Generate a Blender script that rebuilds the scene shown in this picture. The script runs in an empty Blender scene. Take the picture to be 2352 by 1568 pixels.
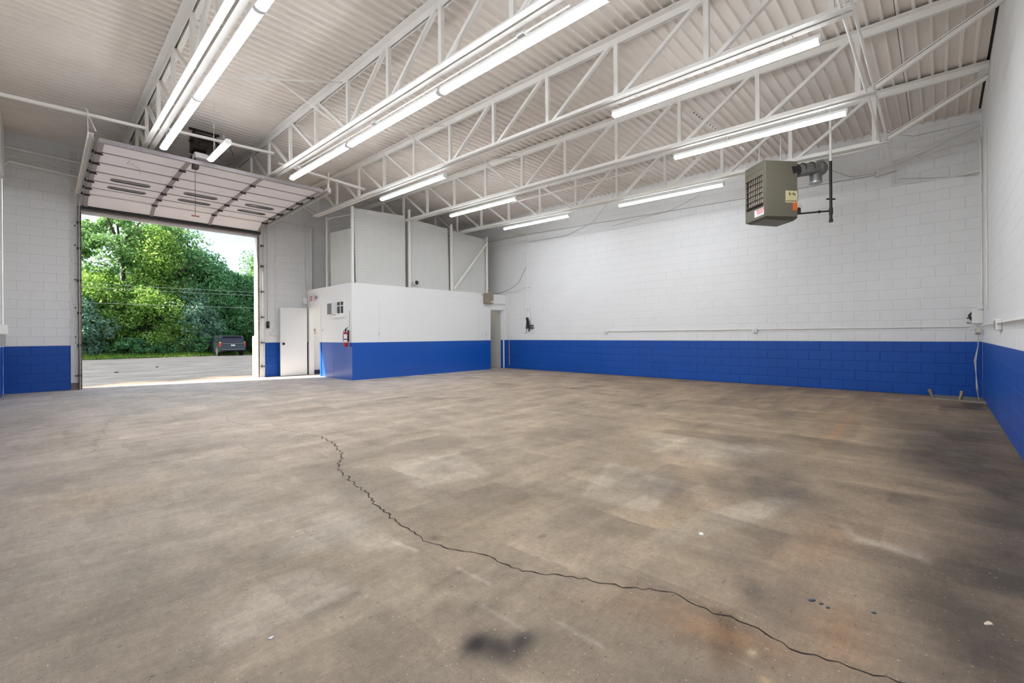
import bpy, math, random
import numpy as np
from mathutils import Vector, Matrix

random.seed(7)
C = bpy.context.scene.collection
sc = bpy.context.scene
R = math.radians

# ------------------------------------------------------------------ camera
CAM_H = 1.2
AL = R(43.6846)            # heading of the view axis, measured from +X
cam_d = bpy.data.cameras.new('camera')
cam = bpy.data.objects.new('camera', cam_d)
C.objects.link(cam)
cam_d.sensor_width = 36.0
cam_d.lens = 1028.6956 / 2352 * 36.0
cam_d.shift_y = -(784 - 769.106) / 2352
cam_d.clip_start = 0.05
cam_d.clip_end = 600
cam.matrix_world = (Matrix.Translation((0, 0, CAM_H)) @ Matrix.Rotation(AL - math.pi / 2, 4, 'Z')
                    @ Matrix.Rotation(math.pi / 2, 4, 'X') @ Matrix.Rotation(R(-0.3764), 4, 'Z'))
sc.camera = cam

# ------------------------------------------------------------------ exposure, sky, sun
sc.view_settings.view_transform = 'Standard'
sc.view_settings.look = 'None'
sc.view_settings.gamma = 1.0
sc.view_settings.use_curve_mapping = False
sc.view_settings.exposure = 0.16
EMIT = 39.0

w = bpy.data.worlds.new('sky')
sc.world = w
w.use_nodes = True
nt = w.node_tree
nt.nodes.clear()
o_ = nt.nodes.new('ShaderNodeOutputWorld')
bg = nt.nodes.new('ShaderNodeBackground')
sky = nt.nodes.new('ShaderNodeTexSky')
sky.sky_type = 'NISHITA'
sky.sun_disc = False
sky.sun_elevation = R(38)
sky.sun_rotation = R(-71)
sky.air_density = 1.0
sky.dust_density = 1.5
SKY = 0.34
skm = nt.nodes.new('ShaderNodeVectorMath'); skm.operation = 'SCALE'; skm.inputs['Scale'].default_value = SKY
nt.links.new(sky.outputs[0], skm.inputs[0])
tc = nt.nodes.new('ShaderNodeTexCoord')
mp = nt.nodes.new('ShaderNodeMapping'); mp.inputs['Scale'].default_value = (1, 1, 2.6)
nt.links.new(tc.outputs['Generated'], mp.inputs[0])
nz = nt.nodes.new('ShaderNodeTexNoise'); nz.inputs['Scale'].default_value = 3.2; nz.inputs['Detail'].default_value = 7
nt.links.new(mp.outputs[0], nz.inputs[0])
cr = nt.nodes.new('ShaderNodeValToRGB')
cr.color_ramp.elements[0].position = 0.44; cr.color_ramp.elements[0].color = (0, 0, 0, 1)
cr.color_ramp.elements[1].position = 0.62; cr.color_ramp.elements[1].color = (1, 1, 1, 1)
nt.links.new(nz.outputs[0], cr.inputs[0])
mx = nt.nodes.new('ShaderNodeMix'); mx.data_type = 'RGBA'
nt.links.new(cr.outputs[0], mx.inputs[0])
nt.links.new(skm.outputs[0], mx.inputs[6])
mx.inputs[7].default_value = (0.95, 1.05, 1.2, 1)
nt.links.new(mx.outputs[2], bg.inputs[0])
bg.inputs[1].default_value = 1.0
nt.links.new(bg.outputs[0], o_.inputs[0])

sun_d = bpy.data.lights.new('sun', 'SUN')
sun_d.energy = 13.5
sun_d.angle = R(0.6)
sun_d.color = (1.0, 0.95, 0.86)
sun = bpy.data.objects.new('sun', sun_d)
C.objects.link(sun)
sun.location = (-20, 25, 18)
sun.rotation_euler = Vector((-1.2, 0.41, 1.0)).to_track_quat('Z', 'Y').to_euler()

# ------------------------------------------------------------------ room numbers (metres)
XL, XB, YR, YG = -0.5955, 11.653, -0.554, 14.511
OX, OY, OT = 5.766, 11.484, 2.65
CH, BL = 0.2043, 0.4064
def deck(X, Y): return 5.254 + 0.0258 * Y - 0.007 * X

# ------------------------------------------------------------------ materials
def mat(name, col, rough=0.6, metal=0.0, bump=0.0, bscale=40.0, var=0.0, vscale=4.0, spec=0.5, emit=None, es=0.0, var2=None, pos=(0.3, 0.7)):
    m = bpy.data.materials.new(name); m.use_nodes = True
    n = m.node_tree; b = n.nodes['Principled BSDF']
    b.inputs['Roughness'].default_value = rough
    b.inputs['Metallic'].default_value = metal
    b.inputs['Specular IOR Level'].default_value = spec
    c4 = (col[0], col[1], col[2], 1)
    b.inputs['Base Color'].default_value = c4
    if var > 0:
        g = n.nodes.new('ShaderNodeNewGeometry')
        t = n.nodes.new('ShaderNodeTexNoise'); t.inputs['Scale'].default_value = vscale; t.inputs['Detail'].default_value = 6
        n.links.new(g.outputs['Position'], t.inputs[0])
        r = n.nodes.new('ShaderNodeValToRGB')
        r.color_ramp.elements[0].position = pos[0]; r.color_ramp.elements[1].position = pos[1]
        d = var2 if var2 else tuple(c * (1 - var) for c in col)
        r.color_ramp.elements[0].color = (d[0], d[1], d[2], 1)
        r.color_ramp.elements[1].color = c4
        n.links.new(t.outputs[0], r.inputs[0]); n.links.new(r.outputs[0], b.inputs['Base Color'])
    if bump > 0:
        g = n.nodes.new('ShaderNodeNewGeometry')
        t = n.nodes.new('ShaderNodeTexNoise'); t.inputs['Scale'].default_value = bscale; t.inputs['Detail'].default_value = 4
        n.links.new(g.outputs['Position'], t.inputs[0])
        bn = n.nodes.new('ShaderNodeBump'); bn.inputs['Strength'].default_value = bump; bn.inputs['Distance'].default_value = 0.01
        n.links.new(t.outputs[0], bn.inputs['Height']); n.links.new(bn.outputs[0], b.inputs['Normal'])
    if emit:
        b.inputs['Emission Color'].default_value = (emit[0], emit[1], emit[2], 1)
        b.inputs['Emission Strength'].default_value = es
    return m

def s(r, g, b):            # sRGB 0..255 to linear
    f = lambda c: (c / 255 / 12.92) if c <= 10.3 else ((c / 255 + 0.055) / 1.055) ** 2.4
    return (f(r), f(g), f(b))

M = {}
M['white'] = mat('white_wall_paint', s(238, 238, 237), 0.55, bump=0.25, bscale=60, var=0.03, vscale=1.3)
M['blue'] = mat('blue_wall_paint', s(14, 80, 172), 0.42, bump=0.3, bscale=70, var=0.12, vscale=1.0, spec=0.4)
M['pwhite'] = mat('white_partition_paint', s(240, 240, 238), 0.5, bump=0.05, bscale=30, var=0.02, vscale=1.0)
M['pblue'] = mat('blue_partition_paint', s(16, 86, 184), 0.26, bump=0.04, bscale=30, var=0.08, vscale=1.0, spec=0.8)
M['deck'] = mat('white_painted_deck', s(240, 232, 222), 0.6, var=0.10, vscale=1.1, bump=0.06, bscale=90)
M['steel'] = mat('white_painted_steel', s(242, 238, 231), 0.5, var=0.06, vscale=3)
M['roof'] = mat('dark_roof_slab', s(60, 55, 50), 0.9)
M['lens'] = mat('lit_lens', (0.9, 0.9, 0.9), 0.4, emit=(0.93, 0.985, 1.05), es=EMIT)
M['glow'] = mat('added_fill_glow', (0.9, 0.9, 0.9), 0.4, emit=(1.0, 0.97, 0.9), es=7.0)  # glow of the added lamps in office and passage
M['fixture'] = mat('fixture_white', s(235, 235, 232), 0.4)
M['flue'] = mat('dull_flue_metal', s(128, 126, 122), 0.5, metal=0.3, var=0.35, vscale=9)
M['galv'] = mat('galvanised_steel', s(178, 178, 176), 0.42, metal=0.65, var=0.2, vscale=20)
M['door_panel'] = mat('door_panel_paint', s(250, 244, 244), 0.55, var=0.06, vscale=2.5)
M['door_dark'] = mat('door_hardware', s(168, 160, 162), 0.5, metal=0.3, var=0.3, vscale=30)
M['grime'] = mat('grimy_hardware', s(76, 68, 64), 0.7, metal=0.3, var=0.5, vscale=60)
M['grey_line'] = mat('door_joint_grey', s(120, 112, 112), 0.7)
M['rust_wood'] = mat('weathered_jamb', s(146, 134, 128), 0.8, var=0.55, vscale=14, bump=0.4, bscale=60)
M['chipped'] = mat('chipped_white_paint', s(226, 224, 220), 0.6, var=0.3, vscale=16, var2=s(188, 182, 174), pos=(.25, .42))
M['black'] = mat('black_plastic', s(28, 27, 28), 0.45)
M['iron'] = mat('black_iron', s(46, 44, 43), 0.5, metal=0.4, var=0.3, vscale=40)
M['opener'] = mat('greasy_opener_metal', s(52, 42, 36), 0.5, metal=0.5, var=0.5, vscale=25)
M['heater'] = mat('taupe_enamel', s(102, 97, 82), 0.45, var=0.08, vscale=4)
M['heater_fin'] = mat('heater_fin_metal', s(190, 176, 160), 0.4, metal=0.4, var=0.4, vscale=40)
M['dark'] = mat('dark_interior', s(34, 28, 25), 0.8)
M['glass_dark'] = mat('dark_glass', s(30, 34, 38), 0.08, spec=0.8)
M['slot'] = mat('frosted_slot_glass', s(112, 110, 114), 0.25, var=0.3, vscale=9)
M['red'] = mat('red_paint', s(186, 24, 34), 0.35)
M['orange'] = mat('orange_sticker', s(214, 96, 30), 0.6)
M['tag'] = mat('yellowed_tag', s(204, 192, 150), 0.7, var=0.2, vscale=60)
M['label_white'] = mat('label_white', s(236, 234, 234), 0.6)
M['redink'] = mat('red_lettering', s(196, 40, 46), 0.6)
M['passage'] = mat('passage_paint', s(214, 212, 206), 0.6)
M['beige'] = mat('beige_plastic', s(206, 200, 184), 0.5)
M['taupe_box'] = mat('taupe_cover', s(146, 134, 120), 0.55, var=0.1, vscale=10)
M['line'] = mat('overhead_wire_grey', s(150, 156, 150), 0.6)
M['wire'] = mat('painted_wire', s(214, 212, 208), 0.5)
M['wire_d'] = mat('grey_wire', s(184, 182, 178), 0.6)
M['mesh'] = mat('painted_mesh_wire', s(196, 195, 188), 0.6)
M['sheet'] = mat('white_backing_sheet', s(226, 226, 222), 0.6, var=0.04, vscale=0.8, bump=0.15, bscale=3)
M['rust'] = mat('brown_handle', s(120, 72, 52), 0.6)
M['copper'] = mat('copper_pipe', s(206, 160, 146), 0.4, metal=0.4)
M['bronze'] = mat('bronze_pipe_cap', s(150, 138, 122), 0.45, metal=0.4, var=0.4, vscale=60)
M['navy'] = mat('navy_base', s(40, 52, 84), 0.5)
M['bollard'] = mat('cream_yellow_paint', s(240, 226, 176), 0.6, var=0.1, vscale=5)
M['crack'] = mat('dark_crack', s(58, 48, 40), 0.95)  # flat dark colour of the floor cracks
M['chip'] = mat('pale_chip', s(232, 214, 184), 0.7)
M['bluechip'] = mat('blue_paint_drop', s(74, 86, 106), 0.7)
M['bark'] = mat('bark', s(92, 78, 64), 0.9, var=0.4, vscale=8)
M['car'] = mat('car_paint', s(62, 66, 72), 0.22, metal=0.6, spec=0.8)
M['car_dark'] = mat('car_trim', s(36, 36, 40), 0.5)
M['tyre'] = mat('tyre', s(36, 35, 35), 0.9)
M['rim'] = mat('rim', s(150, 152, 156), 0.3, metal=0.8)
M['tail'] = mat('tail_light', s(214, 40, 32), 0.2)
M['amber'] = mat('amber_light', s(236, 176, 90), 0.3)
M['sill'] = mat('sill_concrete', s(150, 138, 118), 0.85, var=0.2, vscale=4, bump=0.3)

def leafmat(name, c1, c2, c3):
    m = bpy.data.materials.new(name); m.use_nodes = True
    n = m.node_tree; b = n.nodes['Principled BSDF']
    b.inputs['Roughness'].default_value = 0.55
    a = n.nodes.new('ShaderNodeAttribute'); a.attribute_name = 'tone'
    r = n.nodes.new('ShaderNodeValToRGB')
    r.color_ramp.elements[0].color = (*c1, 1); r.color_ramp.elements[1].color = (*c3, 1)
    e = r.color_ramp.elements.new(0.5); e.color = (*c2, 1)
    n.links.new(a.outputs['Fac'], r.inputs[0]); n.links.new(r.outputs[0], b.inputs['Base Color'])
    tr = n.nodes.new('ShaderNodeBsdfTranslucent'); mxs = n.nodes.new('ShaderNodeMixShader')
    mxs.inputs[0].default_value = 0.5
    n.links.new(r.outputs[0], tr.inputs[0])
    n.links.new(b.outputs[0], mxs.inputs[1]); n.links.new(tr.outputs[0], mxs.inputs[2])
    n.links.new(mxs.outputs[0], n.nodes['Material Output'].inputs[0])
    return m
M['leaf_mid'] = leafmat('leaf_mid', s(72, 114, 64), s(130, 174, 100), s(198, 224, 150))
M['leaf_yel'] = leafmat('leaf_yellow', s(92, 132, 52), s(146, 184, 80), s(202, 222, 132))
M['leaf_dark'] = leafmat('leaf_dark', s(64, 110, 68), s(112, 166, 100), s(172, 212, 148))
M['leaf_teal'] = leafmat('leaf_teal', s(84, 124, 98), s(132, 172, 140), s(192, 214, 182))
M['grass'] = leafmat('grass_blade', s(96, 132, 44), s(146, 184, 66), s(190, 216, 96))

# ------------------------------------------------------------------ mesh helpers
class MB:
    def __init__(self): self.v = []; self.f = []; self.mi = []; self.sm = []
    def add(self, vs, fs, m=0, sm=False):
        n = len(self.v); self.v += [tuple(p) for p in vs]
        for f in fs: self.f.append(tuple(i + n for i in f)); self.mi.append(m); self.sm.append(sm)
        return self
    def box(self, x0, x1, y0, y1, z0, z1, m=0):
        return self.add([(x0, y0, z0), (x1, y0, z0), (x1, y1, z0), (x0, y1, z0), (x0, y0, z1), (x1, y0, z1), (x1, y1, z1), (x0, y1, z1)],
                        [(0, 3, 2, 1), (4, 5, 6, 7), (0, 1, 5, 4), (1, 2, 6, 5), (2, 3, 7, 6), (3, 0, 4, 7)], m)
    def bbox(self, x0, x1, y0, y1, z0, z1, c=0.01, m=0):      # box with chamfered edges (octagon rings)
        vs = []; fs = []
        for (z, i) in ((z0, c), (z0 + c, 0), (z1 - c, 0), (z1, c)):
            a = c + i if i else c
            vs += [(x0 + a, y0 + i, z), (x1 - a, y0 + i, z), (x1 - i, y0 + a, z), (x1 - i, y1 - a, z), (x1 - a, y1 - i, z), (x0 + a, y1 - i, z), (x0 + i, y1 - a, z), (x0 + i, y0 + a, z)]
        for k in range(3):
            for j in range(8): fs.append((k * 8 + j, k * 8 + (j + 1) % 8, k * 8 + 8 + (j + 1) % 8, k * 8 + 8 + j))
        fs.append(tuple(range(7, -1, -1))); fs.append(tuple(range(24, 32)))
        return self.add(vs, fs, m)
    def beam(self, p, q, wd, ht, up=(0, 0, 1), m=0, off=(0, 0)):
        p = Vector(p); q = Vector(q); d = (q - p).normalized(); up = Vector(up)
        sd = d.cross(up)
        if sd.length < 1e-5: sd = d.cross(Vector((1, 0, 0)))
        sd.normalize(); u = sd.cross(d).normalized()
        o = sd * off[0] + u * off[1]
        vs = []
        for b in (p, q):
            for (a, c) in ((-1, -1), (1, -1), (1, 1), (-1, 1)): vs.append(b + o + sd * a * wd / 2 + u * c * ht / 2)
        return self.add(vs, [(3, 2, 1, 0), (4, 5, 6, 7), (0, 1, 5, 4), (1, 2, 6, 5), (2, 3, 7, 6), (3, 0, 4, 7)], m)
    def tube(self, pts, r, n=8, m=0, cap=True):
        P = [Vector(p) for p in pts]; base = len(self.v); k = len(P)
        rr = r if isinstance(r, (list, tuple)) else [r] * k
        prev = None
        vs = []
        for i in range(k):
            d = (P[min(i + 1, k - 1)] - P[max(i - 1, 0)]).normalized()
            if prev is None:
                a = Vector((0, 0, 1)) if abs(d.z) < 0.9 else Vector((1, 0, 0))
                x = d.cross(a).normalized()
            else:
                x = (prev - d * prev.dot(d)).normalized()
            prev = x; y = d.cross(x)
            for j in range(n):
                t = 2 * math.pi * j / n
                vs.append(P[i] + (x * math.cos(t) + y * math.sin(t)) * rr[i])
        fs = []
        for i in range(k - 1):
            for j in range(n): fs.append((i * n + j, i * n + (j + 1) % n, (i + 1) * n + (j + 1) % n, (i + 1) * n + j))
        self.add(vs, fs, m, True)
        if cap:
            self.add(vs[:n], [tuple(range(n - 1, -1, -1))], m); self.add(vs[-n:], [tuple(range(n))], m)
        return self
    def quad(self, a, b, c, d, m=0): return self.add([a, b, c, d], [(0, 1, 2, 3)], m)
    def prism(self, prof, axis, a, b, m=0, sm=False):     # prof: list of 2-D points, extruded along axis 0/1/2
        def P(p, t):
            l = [p[0], p[1]]; l.insert(axis, t); return tuple(l)
        n = len(prof)
        vs = [P(p, a) for p in prof] + [P(p, b) for p in prof]
        self.add(vs, [(i, (i + 1) % n, n + (i + 1) % n, n + i) for i in range(n)], m, sm)
        self.add(vs[:n], [tuple(range(n - 1, -1, -1))], m); self.add(vs[n:], [tuple(range(n))], m)
        return self
    def sphere(self, c, r, n=10, k=6, m=0, sx=1, sy=1, sz=1):
        vs = []; fs = []
        for i in range(k + 1):
            ph = math.pi * i / k
            for j in range(n):
                t = 2 * math.pi * j / n
                vs.append((c[0] + sx * r * math.sin(ph) * math.cos(t), c[1] + sy * r * math.sin(ph) * math.sin(t), c[2] + sz * r * math.cos(ph)))
        for i in range(k):
            for j in range(n): fs.append((i * n + j, i * n + (j + 1) % n, (i + 1) * n + (j + 1) % n, (i + 1) * n + j))
        return self.add(vs, fs, m, True)

def mesh(name, mb, mats, off=(0, 0, 0)):
    me = bpy.data.meshes.new(name)
    o = off
    me.from_pydata([(p[0] - o[0], p[1] - o[1], p[2] - o[2]) for p in mb.v], [], mb.f)
    if not isinstance(mats, (list, tuple)): mats = [mats]
    for m in mats: me.materials.append(M[m] if isinstance(m, str) else m)
    me.polygons.foreach_set('material_index', mb.mi)
    me.polygons.foreach_set('use_smooth', mb.sm)
    me.update()
    return me

def wloc(o):
    p = Vector(o.location); q = o.parent
    while q: p = p + Vector(q.location); q = q.parent
    return p

def thing(name, label, cat, loc=(0, 0, 0), group=None, rotz=0):
    o = bpy.data.objects.new(name, None); C.objects.link(o); o.empty_display_size = 0.1
    o.location = loc; o.rotation_euler = (0, 0, rotz)
    o['label'] = label; o['category'] = cat
    if group: o['group'] = group
    return o

def part(name, mb, mats, parent, label=None, local=False):
    off = (0, 0, 0) if local else wloc(parent)
    o = bpy.data.objects.new(name, mesh(name, mb, mats, off)); C.objects.link(o); o.parent = parent
    if label: o['label'] = label
    return o

def solo(name, mb, mats, label, cat, group=None):
    n = len(mb.v); lo = [min(p[i] for p in mb.v) for i in range(3)]; hi = [max(p[i] for p in mb.v) for i in range(3)]
    c = ((lo[0] + hi[0]) / 2, (lo[1] + hi[1]) / 2, lo[2])
    o = bpy.data.objects.new(name, mesh(name, mb, mats, c)); C.objects.link(o); o.location = c
    o['label'] = label; o['category'] = cat
    if group: o['group'] = group
    return o

def struct(name, mb=None, mats=None, parent=None, label=None):
    if mb is None:
        o = bpy.data.objects.new(name, None); o.empty_display_size = 0.1
    else:
        o = bpy.data.objects.new(name, mesh(name, mb, mats))
    C.objects.link(o)
    if parent: o.parent = parent
    else: o['kind'] = 'structure'
    if label: o['label'] = label
    return o

def copy_tree(o, parent=None):
    c = o.copy(); C.objects.link(c)
    if parent: c.parent = parent
    for ch in [x for x in bpy.data.objects if x.parent == o and x is not c]: copy_tree(ch, c)
    return c

def arc(c, a, b, r0, n=6):   # quarter bend: from point on ray a to ray b around corner c
    c = Vector(c); a = Vector(a).normalized(); b = Vector(b).normalized(); out = []
    for i in range(n + 1):
        t = math.pi / 2 * i / n
        out.append(c + a * r0 * (1 - math.sin(t)) + b * r0 * (1 - math.cos(t)))
    return out

# ------------------------------------------------------------------ floor
# stains and trowel marks on the slab: kind, gain, softness (m), outline in floor metres
FLOOR_MARKS = [
    ('pale', 1.13, 0.05, [(0.503, 2.282), (0.796, 2.367), (0.956, 2.347), (1.022, 2.041), (0.915, 2.009), (0.714, 1.979), (0.603, 1.97), (0.452, 2.011)]),
    ('pale', 1.09, 0.06, [(1.242, 2.997), (1.422, 2.877), (1.455, 2.457), (1.449, 2.212), (1.312, 2.172), (1.225, 2.407), (0.876, 2.648), (1.092, 2.813)]),
    ('dark', 0.86, 0.1, [(1.587, 4.053), (1.981, 4.124), (1.708, 3.266), (1.589, 2.601), (1.446, 2.654), (1.524, 3.394)]),
    ('dark', 0.7, 0.12, [(3.926, 1.496), (4.335, 0.96), (4.003, 0.566), (3.56, 0.469), (3.663, 0.745), (3.429, 1.324)]),
    ('dark', 0.82, 0.03, [(5.415, 2.521), (5.72, 1.567), (5.315, 1.456), (5.178, 2.411)]),
    ('pale', 1.12, 0.15, [(5.004, 2.605), (5.268, 1.452), (5.293, 1.074), (4.302, 1.578), (4.452, 2.268)]),
    ('dark', 0.86, 0.05, [(2.296, 2.204), (2.585, 2.04), (2.738, 2.075), (2.776, 2.663)]),
    ('dark', 0.88, 0.08, [(3.352, 3.212), (3.876, 2.904), (5.585, 2.875), (4.123, 3.769)]),
    ('dark', 0.6, 0.25, [(7.047, 0.062), (8.101, -0.434), (6.105, -0.544), (4.953, -0.44), (5.251, -0.241), (5.24, -0.08), (5.981, 0.472)]),
    ('dark', 0.6, 0.05, [(5.057, -0.232), (4.953, -0.44), (4.679, -0.416), (4.854, -0.293)]),
    ('dark', 0.78, 0.12, [(3.188, 0.053), (3.816, -0.338), (2.313, -0.203), (2.159, -0.039), (2.535, 0.154)]),
    ('pale', 1.14, 0.03, [(3.565, 0.474), (3.318, 0.36), (3.283, 0.032), (3.203, 0.036), (3.223, 0.364), (3.449, 0.491)]),
    ('rust', 0.84, 0.02, [(2.009, 0.715), (2.074, 0.647), (1.731, 0.526), (1.634, 0.583)]),
    ('dark', 0.93, 0.05, [(0.33, 2.656), (0.939, 2.926), (1.012, 2.59), (0.604, 2.219)]),
    ('dark', 0.93, 0.04, [(0.06, 2.712), (0.397, 3.344), (0.562, 2.624), (0.462, 2.159), (0.082, 2.252)]),
    ('dark', 0.8, 0.012, [(0.691, 1.954), (0.776, 1.99), (0.912, 1.993), (1.035, 2.006), (1.02, 1.958), (0.905, 1.934), (0.77, 1.931), (0.691, 1.915)]),
    ('dark', 0.82, 0.012, [(1.257, 1.757), (1.483, 1.781), (1.473, 1.754), (1.254, 1.728)]),
    ('pale', 1.22, 0.006, [(1.401, 2.343), (1.444, 2.11), (1.43, 2.089), (1.389, 2.324)]),
    ('pale', 1.15, 0.008, [(1.482, 1.821), (1.498, 1.586), (1.478, 1.574), (1.468, 1.804)]),
    ('pale', 1.1, 0.012, [(1.347, 1.489), (1.356, 1.232), (1.337, 1.224), (1.33, 1.479)]),
    ('pale', 1.12, 0.01, [(1.479, 1.174), (1.485, 0.944), (1.464, 0.939), (1.46, 1.165)]),
    ('dark', 0.88, 0.02, [(1.423, 2.088), (1.469, 1.771), (1.464, 1.601), (1.289, 1.681), (1.27, 1.865)]),
    ('dark', 0.9, 0.02, [(1.403, 1.193), (1.446, 0.72), (1.169, 1.015), (1.187, 1.203)]),
    ('pale', 1.08, 0.03, [(3.683, 2.257), (3.627, 1.563), (2.806, 1.389), (2.738, 1.939)]),
    ('dark', 0.9, 0.03, [(2.184, 2.677), (2.702, 2.572), (2.453, 2.119), (1.968, 2.191)]),
    ('dark', 0.88, 0.03, [(2.975, 4.349), (3.77, 3.799), (3.302, 3.14), (2.6, 3.445)]),
    ('pale', 1.1, 0.04, [(2.291, 3.784), (2.913, 3.568), (2.66, 2.79), (2.037, 2.982)]),
]
def build_floor():
    x0, x1, y0, y1 = XL - 0.1, XB + 0.1, YR - 0.1, YG + 0.35
    xs = np.concatenate([np.arange(x0, 3.4, 0.012), np.arange(3.4, x1, 0.03), [x1]])
    ys = np.concatenate([np.arange(y0, 3.6, 0.012), np.arange(3.6, y1, 0.03), [y1]])
    nx, ny = len(xs), len(ys)
    X, Y = np.meshgrid(xs, ys)
    rng = np.random.RandomState(3)
    def vnoise(u, v, seed):
        g = np.random.RandomState(seed).rand(256, 256)
        iu = np.floor(u).astype(int); iv = np.floor(v).astype(int); fu = u - iu; fv = v - iv
        fu = fu * fu * (3 - 2 * fu); fv = fv * fv * (3 - 2 * fv)
        a = g[iu % 256, iv % 256]; b = g[(iu + 1) % 256, iv % 256]; c = g[iu % 256, (iv + 1) % 256]; d = g[(iu + 1) % 256, (iv + 1) % 256]
        return (a * (1 - fu) + b * fu) * (1 - fv) + (c * (1 - fu) + d * fu) * fv
    def fbm(u, v, seed, o=4):
        t = 0; a = 0.5; n = 0
        for i in range(o):
            t = t + a * vnoise(u * 2 ** i + 11.3 * i, v * 2 ** i + 7.7 * i, seed + i); n += a; a *= 0.55
        return t / n - 0.5
    # general tone: pale pinkish grey by the big door, lightened further to imitate daylight; brown towards the right wall
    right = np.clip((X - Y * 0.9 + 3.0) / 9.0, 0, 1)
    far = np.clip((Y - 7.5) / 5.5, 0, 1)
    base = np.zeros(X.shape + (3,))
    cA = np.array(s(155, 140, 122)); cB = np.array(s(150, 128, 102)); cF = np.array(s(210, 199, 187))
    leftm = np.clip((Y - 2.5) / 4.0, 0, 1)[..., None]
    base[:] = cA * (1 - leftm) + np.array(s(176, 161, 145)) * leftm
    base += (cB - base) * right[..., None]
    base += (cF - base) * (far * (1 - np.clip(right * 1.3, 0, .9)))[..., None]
    k = np.ones_like(X)
    wx = X + 0.25 * fbm(X * 0.9, Y * 0.9, 31); wy = Y + 0.25 * fbm(X * 0.9, Y * 0.9, 41)
    k += 0.26 * fbm(wx * 0.45, wy * 0.45, 1)
    k += 0.34 * fbm(wx * 1.7, wy * 1.7, 5)
    # trowel passes: streaks in x and in y, in different areas
    sel = np.clip(fbm(X * 0.35, Y * 0.35, 60, 2) * 6 + 0.5, 0, 1)
    k += 0.34 * fbm(wx * 5.5, wy * 0.7, 9) * sel * (0.4 + right)
    k += 0.34 * fbm(wx * 0.7, wy * 5.5, 15) * (1 - sel) * (0.4 + right)
    k += 0.22 * fbm(wx * 16, wy * 1.6, 90, 3) * sel + 0.22 * fbm(wx * 1.6, wy * 16, 95, 3) * (1 - sel)
    # overlapping trowel passes: each pass fades in and ends on a crisp edge
    def passes(U, V, cu, cv, seed, amp):
        r_ = np.random.RandomState(seed)
        Uw = U + 0.10 * fbm(U * 1.1, V * 1.1, seed + 3); Vw = V + 0.09 * fbm(U * 1.6, V * 1.6, seed + 9)
        i_ = np.floor(Uw / cu).astype(int)
        of = r_.rand(128)[i_ % 128]; sc = 0.7 + 0.7 * r_.rand(128)[i_ % 128]; sg = np.where(r_.rand(128)[i_ % 128] < .5, 1.0, -1.0)
        q = Vw / (cv * sc) + of * 7; c_ = np.floor(q).astype(int); fr = q - c_; fr = np.where(sg > 0, fr, 1 - fr)
        am = r_.rand(97)[(c_ * 31 + i_ * 17) % 97] ** 1.5
        fu_ = np.abs((Uw / cu) % 1 - .5) * 2
        return amp * am * (fr ** 2.5 - 0.29) * np.clip((1 - fu_) * 6, 0.15, 1)
    m1_ = np.clip(fbm(X * 0.3 + 5, Y * 0.3, 71, 2) * 7 + 0.55, 0, 1)
    mid = 0.35 + 0.65 * np.clip((X - 1.2) / 1.5, 0, 1)
    k += passes(X, Y, 0.85, 0.62, 301, 0.52) * m1_ * mid + passes(Y, X, 0.62, 0.95, 305, 0.52) * (1 - m1_) * mid
    k += passes(X, Y, 0.33, 1.6, 311, 0.22) * (1 - m1_) + passes(Y, X, 0.28, 1.8, 315, 0.30) * m1_
    # square-ended trowel patches
    for i in range(420):
        cx = rng.uniform(0, 11.5); cy = rng.uniform(-0.4, 12.5)
        a = rng.uniform(0.35, 1.5); b = rng.uniform(0.22, 0.6)
        if rng.rand() < 0.5: a, b = b, a
        th = rng.normal(0, 0.06)
        u = (X - cx) * math.cos(th) + (Y - cy) * math.sin(th); v = -(X - cx) * math.sin(th) + (Y - cy) * math.cos(th)
        i0 = (np.abs(u) < a / 2) & (np.abs(v) < b / 2)
        t = (u / a + 0.5) if rng.rand() < .5 else (v / b + 0.5)
        if rng.rand() < .5: t = 1 - t
        ed = np.clip((0.5 - np.abs(u / a)) * 12, 0, 1) * np.clip((0.5 - np.abs(v / b)) * 12, 0, 1)
        ed = np.maximum(ed, (t > 0.85) * np.clip((0.5 - np.abs(v / b)) * 10, 0, 1) * np.clip((0.5 - np.abs(u / a)) * 30, 0, 1))
        amp = rng.normal(0, 0.20) * (0.45 + 0.55 * right)
        k += np.where(i0, amp * t ** 1.5 * ed, 0)
    # large fan-shaped pale sweeps at the near left
    def blob(cx, cy, rx, ry, th, p=2.0, nz_=0.35, seed=0):
        u = ((X - cx) * math.cos(th) + (Y - cy) * math.sin(th)) / rx
        v = (-(X - cx) * math.sin(th) + (Y - cy) * math.cos(th)) / ry
        d = np.sqrt(u * u + v * v) + nz_ * fbm(X * 3.3, Y * 3.3, 200 + seed) * 2
        return np.exp(-np.clip(d, 0, 9) ** p * 1.2)
    tint = np.zeros_like(base)
    grey = np.array(s(196, 185, 170))
    for (cx, cy, rx, ry, th, a) in ((1.35, 3.0, 0.5, 0.35, 0.9, 0.2), (0.5, 3.4, 0.6, 0.6, 0, 0.15), (3.1, 1.0, 0.7, 0.12, -0.3, 0.35)):
        bl = blob(cx, cy, rx * 1.1, ry * 1.1, th, 9, 0.07, int(cx * 10))[..., None] * a * 0.8
        base = base * (1 - bl) + grey * bl
    dark = np.array(s(84, 74, 64)); rust = np.array(s(176, 128, 84)); oil = np.array(s(44, 37, 34)); tan = np.array(s(186, 160, 124))
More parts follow.
